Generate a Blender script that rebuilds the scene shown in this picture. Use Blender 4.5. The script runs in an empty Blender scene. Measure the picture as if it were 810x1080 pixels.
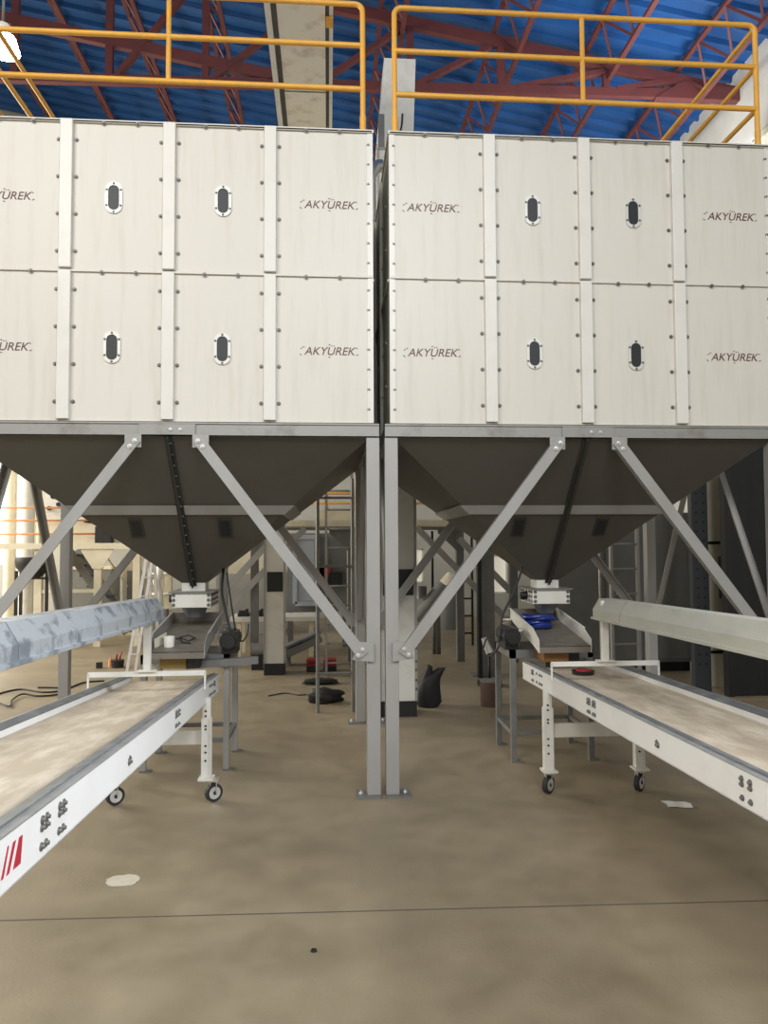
import bpy, bmesh, math, random
import numpy as np
from mathutils import Vector, Matrix
random.seed(7)
C = bpy.context.scene
V = Vector

# ------------------------------------------------------------------ camera
F, PITCH, YAW, ROLL, EYE = 781.66, .0469, .0749, -.0047, 1.55
fwd = V((math.sin(YAW)*math.cos(PITCH), math.cos(YAW)*math.cos(PITCH), math.sin(PITCH)))
rt0 = V((math.cos(YAW), -math.sin(YAW), 0)); up0 = rt0.cross(fwd)
rt = rt0*math.cos(ROLL) + up0*math.sin(ROLL); up = -rt0*math.sin(ROLL) + up0*math.cos(ROLL)
cam = bpy.data.objects.new('camera', bpy.data.cameras.new('camera')); C.collection.objects.link(cam)
m = Matrix((rt, up, -fwd)).transposed().to_4x4(); m.translation = (0, 0, EYE)
cam.matrix_world = m
cam.data.sensor_fit = 'VERTICAL'; cam.data.sensor_height = 36; cam.data.lens = 36*F/1080
cam.data.clip_start = .05; cam.data.clip_end = 200
C.camera = cam

def at(px, py, Y):
    """world point at depth Y seen at pixel (810x1080 frame)"""
    d = fwd + rt*((px-405)/F) - up*((py-540)/F)
    return V((0, 0, EYE)) + d*(Y/d.y)
def atz(px, py, z=0):
    d = fwd + rt*((px-405)/F) - up*((py-540)/F)
    return V((0, 0, EYE)) + d*((z-EYE)/d.z)

# ------------------------------------------------------------------ world and light
w = bpy.data.worlds.new('world'); C.world = w; w.use_nodes = True
bg = w.node_tree.nodes['Background']; bg.inputs[0].default_value = (1.0, .97, .92, 1); bg.inputs[1].default_value = .64
def area(name, loc, target, sx, sy, power, col=(1, 1, 1)):
    l = bpy.data.lights.new(name, 'AREA'); l.shape = 'RECTANGLE'; l.size = sx; l.size_y = sy
    l.energy = power; l.color = col
    o = bpy.data.objects.new(name, l); C.collection.objects.link(o); o.location = loc
    o.rotation_euler = (V(target)-V(loc)).to_track_quat('-Z', 'Y').to_euler()
    return o
area('daylight_left_windows', (-9.6, 11, 4.0), (-3, 10.5, .3), 8, 4, 1250, (1, .93, .78))
area('daylight_right_clerestory', (5.6, 9.8, 6.7), (1.5, 13.0, 9.6), 5, 1.2, 200, (.92, .96, 1))
area('daylight_front_left', (-4.4, -2.6, 7.2), (-1.6, 3.6, 1.0), 4, 3, 410, (1, .96, .89))
area('daylight_front_right', (1.0, -2.9, 6.2), (-1.9, 3.2, .5), 3, 2.5, 350, (.93, .97, 1))
bm_ = area('added_right_beam', (5.8, .3, 4.4), (-.9, 2.6, .8), 1.6, 1.4, 40, (.90, .95, 1)); bm_.data.spread = .75  # added narrow fill light for the left conveyor; no window stands here
C.view_settings.view_transform = 'Standard'; C.view_settings.look = 'None'
C.view_settings.exposure = 0.0; C.view_settings.gamma = 1; C.view_settings.use_curve_mapping = False

# ------------------------------------------------------------------ materials
def mat(name, col, rough=.5, metal=0, dirt=None, amt=.3, scale=6, stretch=(1, 1, 1), emit=None, bump=0, lo=.45, hi=.7, alpha=None):
    m = bpy.data.materials.new(name); m.use_nodes = True
    n, l = m.node_tree.nodes, m.node_tree.links
    b = n['Principled BSDF']; b.inputs['Base Color'].default_value = (*col, 1)
    b.inputs['Roughness'].default_value = rough; b.inputs['Metallic'].default_value = metal
    if emit: b.inputs['Emission Color'].default_value = (*emit[:3], 1); b.inputs['Emission Strength'].default_value = emit[3]
    if dirt:
        tc = n.new('ShaderNodeTexCoord'); mp = n.new('ShaderNodeMapping'); mp.inputs['Scale'].default_value = stretch
        no = n.new('ShaderNodeTexNoise'); no.inputs['Scale'].default_value = scale; no.inputs['Detail'].default_value = 6
        no.inputs['Roughness'].default_value = .6
        r = n.new('ShaderNodeValToRGB'); r.color_ramp.elements[0].position = lo; r.color_ramp.elements[1].position = hi
        r.color_ramp.elements[0].color = (0, 0, 0, 1); r.color_ramp.elements[1].color = (amt, amt, amt, 1)
        mx = n.new('ShaderNodeMix'); mx.data_type = 'RGBA'
        mx.inputs[6].default_value = (*col, 1); mx.inputs[7].default_value = (*dirt, 1)
        l.new(tc.outputs['Object'], mp.inputs[0]); l.new(mp.outputs[0], no.inputs['Vector']); l.new(no.outputs[0], r.inputs[0])
        l.new(r.outputs[0], mx.inputs[0]); l.new(mx.outputs[2], b.inputs['Base Color'])
        if bump:
            bp = n.new('ShaderNodeBump'); bp.inputs['Strength'].default_value = bump; bp.inputs['Distance'].default_value = .01
            l.new(no.outputs[0], bp.inputs['Height']); l.new(bp.outputs[0], b.inputs['Normal'])
    return m
M = dict(
    panel=mat('white_painted_steel', (.66, .635, .575), .42, 0, (.48, .43, .34), .4, 3, (5, 1, .45), lo=.5, hi=.8),
    rib=mat('white_rib_paint', (.72, .70, .655), .35, 0, (.5, .47, .4), .3, 5, lo=.5, hi=.8),
    side=mat('side_steel', (.56, .55, .47), .5, 0, (.2, .2, .16), .4, 3),
    hopper=mat('hopper_dark_steel', (.105, .098, .084), .42, .25, (.08, .075, .06), .5, 2.5),
    seam=mat('hopper_seam', (.05, .048, .042), .5, .3),
    beam=mat('galvanised_beam', (.31, .305, .29), .5, .3, (.10, .07, .045), .65, 6, (1, 1, 1), lo=.5, hi=.75),
    post=mat('grey_post_paint', (.36, .355, .345), .42, .2, (.3, .29, .27), .5, 5, (1, 1, .3)),
    dpost=mat('dull_steel', (.20, .20, .195), .5, .3, (.12, .11, .1), .5, 6),
    bolt=mat('zinc_bolt', (.17, .165, .155), .45, .5),
    bright=mat('bright_zinc', (.75, .75, .75), .3, .8),
    black=mat('black_plastic', (.012, .012, .013), .45),
    rubber=mat('black_rubber', (.02, .02, .022), .7),
    glass=mat('dark_sight_glass', (.012, .014, .016), .45),
    ring=mat('sight_ring', (.66, .66, .62), .35, .2),
    ink=mat('maroon_print', (.12, .045, .04), .5),
    red=mat('red_print', (.42, .02, .04), .5),
    yellow=mat('yellow_paint', (.78, .40, .05), .42, 0, (.5, .3, .1), .4, 12),
    blue=mat('blue_roof_sheet', (.016, .092, .29), .42, .0, (.010, .05, .17), .7, 1.5),
    rust=mat('red_oxide_steel', (.135, .034, .032), .55, 0, (.08, .024, .022), .6, 4),
    white=mat('white_machine_paint', (.72, .71, .66), .4, 0, (.42, .38, .3), .4, 6, lo=.5, hi=.75),
    cframe=mat('conveyor_white', (.80, .80, .80), .35, 0, (.62, .60, .55), .3, 4),
    belt=mat('dusty_belt', (.47, .395, .30), .7, 0, (.68, .60, .49), .85, 5, (2.6, .8, 1), lo=.42, hi=.66),
    slate=mat('slate_paint', (.045, .05, .055), .5, .1),
    drive=mat('brown_drive_paint', (.24, .11, .03), .5), ochre=mat('ochre_drive_paint', (.22, .15, .03), .5),
    tray=mat('worn_tray_steel', (.20, .18, .15), .5, .2, (.10, .085, .07), .7, 9),
    strip=mat('grey_rubber_strip', (.12, .13, .14), .55, 0, (.26, .26, .26), .7, 9),
    flange=mat('galvanised_flange', (.40, .40, .40), .45, .4, (.2, .2, .2), .5, 10),
    galv=mat('galvanised_hood', (.47, .50, .53), .38, .3, (.20, .23, .27), .85, 6, (4, 1.6, 1.2), lo=.5, hi=.6),
    hoodb=mat('pale_hood', (.48, .48, .43), .45, .2, (.34, .35, .33), .5, 5, (1, .6, 2)),
    cream=mat('cream_paint', (.74, .68, .52), .45, 0, (.5, .42, .3), .4, 4),
    wall=mat('wall_plaster', (.42, .41, .37), .85, 0, (.32, .31, .27), .6, 1.2),
    wallw=mat('white_wall_plaster', (.68, .67, .63), .85, 0, (.5, .47, .42), .5, 1.2),
    greyp=mat('grey_sheet', (.20, .205, .195), .5, .1, (.14, .14, .13), .5, 2),
    dark=mat('dark_sheet', (.008, .009, .010), .5, 0, (.016, .017, .018), .7, 3, (4, 4, .4)),
    cloth=mat('black_bag', (.009, .009, .010), .65, bump=.3, dirt=(.02, .02, .02), amt=.5),
    hose=mat('blue_hose', (.01, .03, .22), .35),
    brown=mat('brown_carton', (.10, .06, .045), .75, 0, (.06, .04, .03), .5, 8),
    redp=mat('red_plastic', (.35, .02, .02), .4),
    orange=mat('orange_paint', (.72, .30, .10), .45),
    paper=mat('paper', (.75, .73, .70), .8),
    plaster=mat('plaster_patch', (.62, .58, .48), .85, 0, (.5, .46, .38), .6, 30),
    tin=mat('silver_duct', (.6, .6, .6), .3, .9),
    wpanel=mat('daylit_window_pane', (.8, .9, 1), .3, emit=(1, .97, .90, 2.4)),
    wpanel2=mat('dim_window_pane', (.8, .85, .8), .3, emit=(1, .9, .68, .3)),
    lamp=mat('skylight_glow', (1, 1, 1), .3, emit=(1, .95, .85, 30)),  # glow for the skylight glare at the upper left
    seamc=mat('floor_joint', (.10, .085, .07), .9),
    bframe=mat('blue_grey_frame', (.42, .46, .52), .4),
)
def floor_mat():
    m = bpy.data.materials.new('concrete_floor'); m.use_nodes = True
    n, l = m.node_tree.nodes, m.node_tree.links; b = n['Principled BSDF']
    tc = n.new('ShaderNodeTexCoord')
    def noise(s, st=(1, 1, 1), det=6):
        mp = n.new('ShaderNodeMapping'); mp.inputs['Scale'].default_value = st
        x = n.new('ShaderNodeTexNoise'); x.inputs['Scale'].default_value = s; x.inputs['Detail'].default_value = det
        l.new(tc.outputs['Object'], mp.inputs[0]); l.new(mp.outputs[0], x.inputs['Vector']); return x
    a, c, d = noise(.8, (1, 1.8, 1)), noise(5), noise(60, det=3)
    r = n.new('ShaderNodeValToRGB'); e = r.color_ramp.elements
    e[0].position, e[1].position = .34, .68
    e[0].color, e[1].color = (.222, .178, .116, 1), (.335, .276, .188, 1)
    mx = n.new('ShaderNodeMix'); mx.data_type = 'FLOAT'; mx.inputs[0].default_value = .42
    l.new(a.outputs[0], mx.inputs[2]); l.new(c.outputs[0], mx.inputs[3])
    l.new(mx.outputs[0], r.inputs[0]); l.new(r.outputs[0], b.inputs['Base Color'])
    rr = n.new('ShaderNodeMapRange'); rr.inputs[1].default_value = .3; rr.inputs[2].default_value = .7
    rr.inputs[3].default_value = .38; rr.inputs[4].default_value = .62
    l.new(c.outputs[0], rr.inputs[0]); l.new(rr.outputs[0], b.inputs['Roughness'])
    bp = n.new('ShaderNodeBump'); bp.inputs['Strength'].default_value = .12; bp.inputs['Distance'].default_value = .01
    l.new(d.outputs[0], bp.inputs['Height']); l.new(bp.outputs[0], b.inputs['Normal'])
    return m
M['floor'] = floor_mat()

# ------------------------------------------------------------------ mesh helpers (everything is drawn in world coordinates)
class MB:
    def __init__(s): s.v = []; s.f = []; s.mi = []; s.cur = 0; s.sm = []
    def add(s, vs, fs, smooth=False):
        k = len(s.v); s.v += [V(p) for p in vs]
        for f in fs: s.f.append([i+k for i in f]); s.mi.append(s.cur); s.sm.append(smooth)
        return s
    def mat(s, i): s.cur = i; return s
    def box(s, x0, y0, z0, x1, y1, z1):
        vs = [(x, y, z) for z in (z0, z1) for y in (y0, y1) for x in (x0, x1)]
        return s.add(vs, [(0, 2, 3, 1), (4, 5, 7, 6), (0, 1, 5, 4), (2, 6, 7, 3), (0, 4, 6, 2), (1, 3, 7, 5)])
    def bar(s, p, q, w, h, upv=(0, 0, 1)):
        """rectangular bar; h measured along upv, w across"""
        p, q, upv = V(p), V(q), V(upv); d = (q-p).normalized()
        a = d.cross(upv).normalized()*w/2; b = a.cross(d).normalized()*h/2
        return s.add([p-a-b, p+a-b, p+a+b, p-a+b, q-a-b, q+a-b, q+a+b, q-a+b],
                     [(0, 1, 2, 3), (7, 6, 5, 4), (0, 4, 5, 1), (1, 5, 6, 2), (2, 6, 7, 3), (3, 7, 4, 0)])
    def cyl(s, p, q, r, r2=None, n=14, cap=True):
        p, q = V(p), V(q); r2 = r if r2 is None else r2; d = (q-p).normalized()
        a = d.orthogonal().normalized(); b = d.cross(a)
        ring = lambda c, R: [c+a*R*math.cos(t*2*math.pi/n)+b*R*math.sin(t*2*math.pi/n) for t in range(n)]
        s.add(ring(p, r)+ring(q, r2), [(i, (i+1) % n, n+(i+1) % n, n+i) for i in range(n)], True)
        if cap: s.add(ring(p, r), [tuple(range(n))[::-1]]); s.add(ring(q, r2), [tuple(range(n))])
        return s
    def tube(s, pts, r, n=8, closed=False):
        pts = [V(p) for p in pts]; N = len(pts); vs = []; prev = None
        for i, p in enumerate(pts):
            d = (pts[(i+1) % N]-pts[i-1]) if closed else (pts[min(i+1, N-1)]-pts[max(i-1, 0)])
            d.normalize()
            a = (prev - d*prev.dot(d)).normalized() if prev is not None and (prev-d*prev.dot(d)).length > 1e-4 else d.orthogonal().normalized()
            prev = a; b = d.cross(a)
            vs += [p+a*r*math.cos(t*2*math.pi/n)+b*r*math.sin(t*2*math.pi/n) for t in range(n)]
        fs = []
        for i in range(N if closed else N-1):
            j = (i+1) % N
            fs += [(i*n+t, i*n+(t+1) % n, j*n+(t+1) % n, j*n+t) for t in range(n)]
        s.add(vs, fs, True)
        if not closed: s.add(vs[:n], [tuple(range(n))[::-1]]); s.add(vs[-n:], [tuple(range(n))])
        return s
    def prism(s, poly, d):
        """closed polygon (3-D points) pushed along d"""
        n = len(poly); poly = [V(p) for p in poly]; d = V(d)
        return s.add(poly+[p+d for p in poly], [tuple(range(n))[::-1], tuple(range(n, 2*n))]+[(i, (i+1) % n, n+(i+1) % n, n+i) for i in range(n)])
    def loft(s, rings, closed=True, caps=True, smooth=False):
        n = len(rings[0]); vs = [V(p) for r in rings for p in r]; fs = []
        for k in range(len(rings)-1):
            for i in range(n if closed else n-1): fs.append((k*n+i, k*n+(i+1) % n, (k+1)*n+(i+1) % n, (k+1)*n+i))
        s.add(vs, fs, smooth)
        if caps: s.add(rings[0], [tuple(range(n))[::-1]]); s.add(rings[-1], [tuple(range(n))])
        return s
    def build(s, name, mats, parent=None, bevel=0):
        off = V((0, 0, 0))
        p = parent
        while p is not None: off += p.location; p = p.parent
        me = bpy.data.meshes.new(name)
        me.from_pydata([tuple(v-off) for v in s.v], [], s.f)
        for mm in (mats if isinstance(mats, (list, tuple)) else [mats]): me.materials.append(M[mm])
        me.polygons.foreach_set('material_index', s.mi); me.polygons.foreach_set('use_smooth', s.sm)
        bm = bmesh.new(); bm.from_mesh(me); bmesh.ops.remove_doubles(bm, verts=bm.verts, dist=1e-5)
        bmesh.ops.recalc_face_normals(bm, faces=bm.faces)
        for e in bm.edges:
            if len(e.link_faces) == 2 and e.calc_face_angle(0) > .7: e.smooth = False
        bm.to_mesh(me); bm.free()
        o = bpy.data.objects.new(name, me); C.collection.objects.link(o); o.parent = parent
        if bevel:
            b = o.modifiers.new('bevel', 'BEVEL'); b.width = bevel; b.segments = 2; b.limit_method = 'ANGLE'; b.angle_limit = .9
        return o
def thing(name, label, cat, loc, group=None):
    o = bpy.data.objects.new(name, None); C.collection.objects.link(o); o.location = loc; o.empty_display_size = .1
    o['label'] = label; o['category'] = cat
    if group: o['group'] = group
    return o
def tag(o, label, cat, group=None):
    o['label'] = label; o['category'] = cat
    if group: o['group'] = group
    return o
def rebase(o):
    """put a single-mesh thing's origin at its base"""
    me = o.data; xs = [v.co for v in me.vertices]
    c = V(((min(v.x for v in xs)+max(v.x for v in xs))/2, (min(v.y for v in xs)+max(v.y for v in xs))/2, min(v.z for v in xs)))
    me.transform(Matrix.Translation(-c)); o.location = c; return o
def struct(o): o['kind'] = 'structure'; return o
def inst(src, parent, loc, rot=None):
    o = src.copy(); C.collection.objects.link(o); o.parent = parent; o.location = loc
    if rot: o.rotation_euler = rot
    return o

# ------------------------------------------------------------------ the hall
WX, WB, LX = 6.2, 16.4, -13.5
def roofz(x): return 9.62 - .182*(x-1.384)
struct(MB().box(LX-14, -40, -.12, WX+14, WB+8, 0).build('floor', 'floor'))
def win_wall(name, material, origin, u, length, height_fn, holes, thick):
    """wall in the plane origin+u*s+z, with rectangular holes; drawn as a grid of blocks"""
    u = V(u); n = V((-u.y, u.x, 0))*thick
    ss = sorted({0, length, *[h[0] for h in holes], *[h[1] for h in holes]})
    mb = MB()
    for a, b in zip(ss, ss[1:]):
        spans = sorted([(h[2], h[3]) for h in holes if h[0] <= a+1e-6 and h[1] >= b-1e-6])
        z = 0
        for z0, z1 in spans+[(None, None)]:
            top0 = height_fn(a) if z0 is None else z0; top1 = height_fn(b) if z0 is None else z0
            pa, pb = V(origin)+u*a, V(origin)+u*b
            q = [pa+V((0, 0, z)), pb+V((0, 0, z)), pb+V((0, 0, top1)), pa+V((0, 0, top0))]
            mb.prism(q, n); z = z1
    return struct(mb.build(name, material))
rw = [(4.6, 7.2, 5.6, 7.5), (8.2, 10.4, 5.6, 7.5)]
win_wall('wall_right', 'wallw', (WX, -9.0, 0), (0, 1, 0), WB+9.0, lambda s: roofz(WX), [(a+12, b+12, c, d) for a, b, c, d in rw], -.25)
bw = [(1.0, 3.0, 1.2, 3.4), (4.4, 6.6, 1.2, 3.4), (15.35, 15.6, .75, 1.5), (17.15, 17.5, .5, 1.35), (.6, 4.6, 7.6, 9.6)]
win_wall('wall_back', 'wall', (LX, WB, 0), (1, 0, 0), WX-LX, lambda s: roofz(LX+s), bw, .25)
win_wall('wall_left', 'wallw', (LX, -2, 0), (0, 1, 0), WB+2, lambda s: roofz(LX), [(1, 6.5, .2, 4.6), (8, 16, 1.0, 5.6)], .25)
wi = 0
def window(name, pts0, u, w, z0, z1, pane, n=(0, 0, 0), rows=2, cols=3):
    global wi; wi += 1
    p = V(pts0); u = V(u); t = thing('window_%d' % wi, 'w', 'window', p+V((0, 0, z0)))
    del t['label']; del t['category']; t['kind'] = 'structure'
    f = MB()
    for k in range(cols+1): q = p+u*(w*k/cols); f.bar(q+V((0, 0, z0)), q+V((0, 0, z1)), .06, .06, u)
    for k in range(rows+1): z = z0+(z1-z0)*k/rows; f.bar(p+V((0, 0, z)), p+u*w+V((0, 0, z)), .06, .06)
    struct(f.build('window_frame', 'white', t))
    nn = V(n)*.04
    q = [p+V((0, 0, z0))+nn, p+u*w+V((0, 0, z0))+nn, p+u*w+V((0, 0, z1))+nn, p+V((0, 0, z1))+nn]
    struct(MB().prism(q, nn*.3).build('window_pane', pane, t))
for a, b, c, d in rw: window('w', (WX+.06, 3+a, 0), (0, 1, 0), b-a, c, d, 'wpanel2', (1, 0, 0))
for i, (a, b, c, d) in enumerate(bw): window('w', (LX+a, WB+.06, 0), (1, 0, 0), b-a, c, d, 'wpanel2' if i in (2, 3) else 'wpanel', (0, 1, 0), *((1, 1) if i in (2, 3) else (2, 3)))
window('w', (LX-.1, 6, 0), (0, 1, 0), 8, 1.0, 5.6, 'wpanel', (-1, 0, 0), 3, 6)
# roof sheets with raised ribs running down the slope
mb = MB(); y = -9.0; prof = []
while y < WB+.4:
    prof += [(y, 0), (y+.25, 0), (y+.27, -.075), (y+.32, -.075)]; y += .34
x0, x1 = LX-.4, WX+.55
ra = [V((x0, py, roofz(x0)+pz)) for py, pz in prof]+[V((x0, py, roofz(x0)+.09)) for py, pz in reversed(prof)]
rb = [V((x1, py, roofz(x1)+pz)) for py, pz in prof]+[V((x1, py, roofz(x1)+.09)) for py, pz in reversed(prof)]
n = len(prof)
mb.add(ra+rb, [(i, i+1, 2*n+i+1, 2*n+i) for i in range(n-1)]+[(n, 2*n-1, 4*n-1, 3*n)])
struct(mb.build('ceiling', 'blue'))
# floor joint line across the front
pa, pb = atz(0, 971), atz(810, 950); d = (pb-pa); pa -= d*1.0; pb += d*.9
struct(MB().bar(pa+V((0, 0, .0003)), pb+V((0, 0, .0003)), .008, .0012).build('trim_1', 'seamc'))

# main truss
TY = 10.5
tr = thing('roof_truss', 'large red oxide steel roof truss spanning above the bins under the blue roof', 'roof truss', (0, TY, 8.2))
MB().bar((LX+.3, TY, 8.03), (WX, TY, 8.35), .09, .13).build('bottom_chord', 'rust', tr)
MB().bar((LX+.3, TY, roofz(LX)-.6), (WX, TY, roofz(WX)-.36), .09, .17).build('top_chord', 'rust', tr)
def tz(x): return 8.22+(x-1.4)*.016
MB().bar(at(0, 20, TY)+V((-1.6, 0, .30)), (.0, TY, tz(0)+.02), .09, .16).build('raking_strut', 'rust', tr)
for xa, xb in ((1.2, 1.2), (2.55, 2.55), (4.15, 4.15), (-.2, -.2), (-1.75, -1.75), (-3.1, -3.1), (-4.4, -4.4)):
    MB().bar((xa, TY, tz(xa)), (xb, TY, roofz(xb)-.4), .08, .1, (1, 0, 0)).build('vertical_web', 'rust', tr)
for xa, xb in ((1.3, 2.4), (2.8, 4.1), (-.1, 1.1), (4.3, 5.2), (-1.65, -.3), (-3.0, -1.9)):
    MB().bar((xa, TY, tz(xa)+.1), (xb, TY, roofz(xb)-.5 if xb < 4.5 else 8.55), .07, .1, (0, 1, 0)).build('diagonal_web', 'rust', tr)
MB().prism([(4.9, TY-.06, 8.25), (WX, TY-.06, 8.25), (WX, TY-.06, roofz(WX)-.3), (5.3, TY-.06, roofz(5.3)-.4)], (0, .12, 0)).build('end_plate', 'rust', tr)
# lattice purlins
names = ['against the right wall', 'second from the right wall', 'third from the right wall', 'right of the elevator head', 'above the overhead conveyor',
         'first left of the overhead conveyor', 'second left of the overhead conveyor', 'third left of the overhead conveyor', 'furthest left in view']
for X, nm in zip((5.45, 4.05, 2.65, .95, -.4, -1.75, -3.1, -4.4, -5.8), names):
    zt = roofz(X)-.125; tp = thing('lattice_purlin', 'thin red lattice purlin under the blue roof, '+nm, 'purlin', (X, 8, zt-.5), 'lattice purlins under the blue roof')
    ya, yb = 7.4, WB-.05; a0, a1 = V((X-.16, 0, zt)), V((X+.14, 0, zt-.48))
    MB().bar(a0+V((0, ya, 0)), a0+V((0, yb, 0)), .065, .06).build('top_chord', 'rust', tp)
    MB().bar(a1+V((0, ya, 0)), a1+V((0, yb, 0)), .065, .06).build('bottom_chord', 'rust', tp)
    mb = MB(); k = 0; y = ya
    while y < yb-.36:
        mb.bar((a0 if k % 2 else a1)+V((0, y, 0)), (a1 if k % 2 else a0)+V((0, y+.36, 0)), .03, .035); y += .36; k += 1
    mb.build('lattice_web', 'rust', tp)

# ------------------------------------------------------------------ storage bins
Y0, D = 4.66, 2.02
E, S = .6463, .6294; W = 2*E+2*S
Z1, Z2, Z3 = 2.332, 3.2745, 4.2265
def mk_bolt_mesh(r, h):
    mb = MB(); mb.cyl((0, 0, 0), (0, -h*.35, 0), r*1.5, n=10); mb.cyl((0, -h*.3, 0), (0, -h, 0), r, r*.75, n=6)
    o = mb.build('bolt', 'bolt'); C.collection.objects.unlink(o); return o
BOLT = mk_bolt_mesh(.0085, .012); BBOLT = mk_bolt_mesh(.0105, .018); BBOLT.data.materials[0] = M['bright']
SBOLT = MB().cyl((-.006, 0, 0), (.010, 0, 0), .0055, n=6).build('seam_bolt', 'bolt'); C.collection.objects.unlink(SBOLT)
def stadium(cx, cz, hw, hh, y, n=10):
    r = hw; out = []
    for k in range(n+1): t = math.pi*k/n; out.append(V((cx+r*math.cos(t), y, cz+(hh-r)+r*math.sin(t))))
    for k in range(n+1): t = math.pi+math.pi*k/n; out.append(V((cx+r*math.cos(t), y, cz-(hh-r)+r*math.sin(t))))
    return out
def text_mesh(body, size, shear=.25):
    c = bpy.data.curves.new('txt', 'FONT'); c.body = body; c.size = size; c.shear = shear; c.align_x = 'CENTER'; c.align_y = 'CENTER'; c.extrude = .0008
    o = bpy.data.objects.new('txt', c); C.collection.objects.link(o); bpy.context.view_layer.update()
    me = bpy.data.meshes.new_from_object(o.evaluated_get(bpy.context.evaluated_depsgraph_get()))
    bpy.data.objects.remove(o); return me
TXT = text_mesh('AKYÜREK', .078)
xs = [v.co.x for v in TXT.vertices]; sc = .325/(max(xs)-min(xs)); TXT.transform(Matrix.Diagonal((sc, sc, 1, 1)))
def add_marks(me):
    bm = bmesh.new(); bm.from_mesh(me)
    for (x, z, a, L) in ((-.178, .018, .5, .014), (-.182, -.022, -.7, .016), (-.163, .028, .1, .012), (.172, .024, -.6, .013), (.176, -.02, .5, .015), (.0, .043, .4, .012), (.0, -.036, -.3, .014),):
        d = V((math.cos(a), math.sin(a), 0))*L/2; nn = V((-d.y, d.x, 0)).normalized()*.0022; c = V((x, z, .0008))
        bm.faces.new([bm.verts.new(c-d-nn), bm.verts.new(c+d-nn), bm.verts.new(c+d+nn), bm.verts.new(c-d+nn)])
    bm.to_mesh(me); bm.free()
add_marks(TXT); TXT.materials.clear(); TXT.materials.append(M['ink'])

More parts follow.
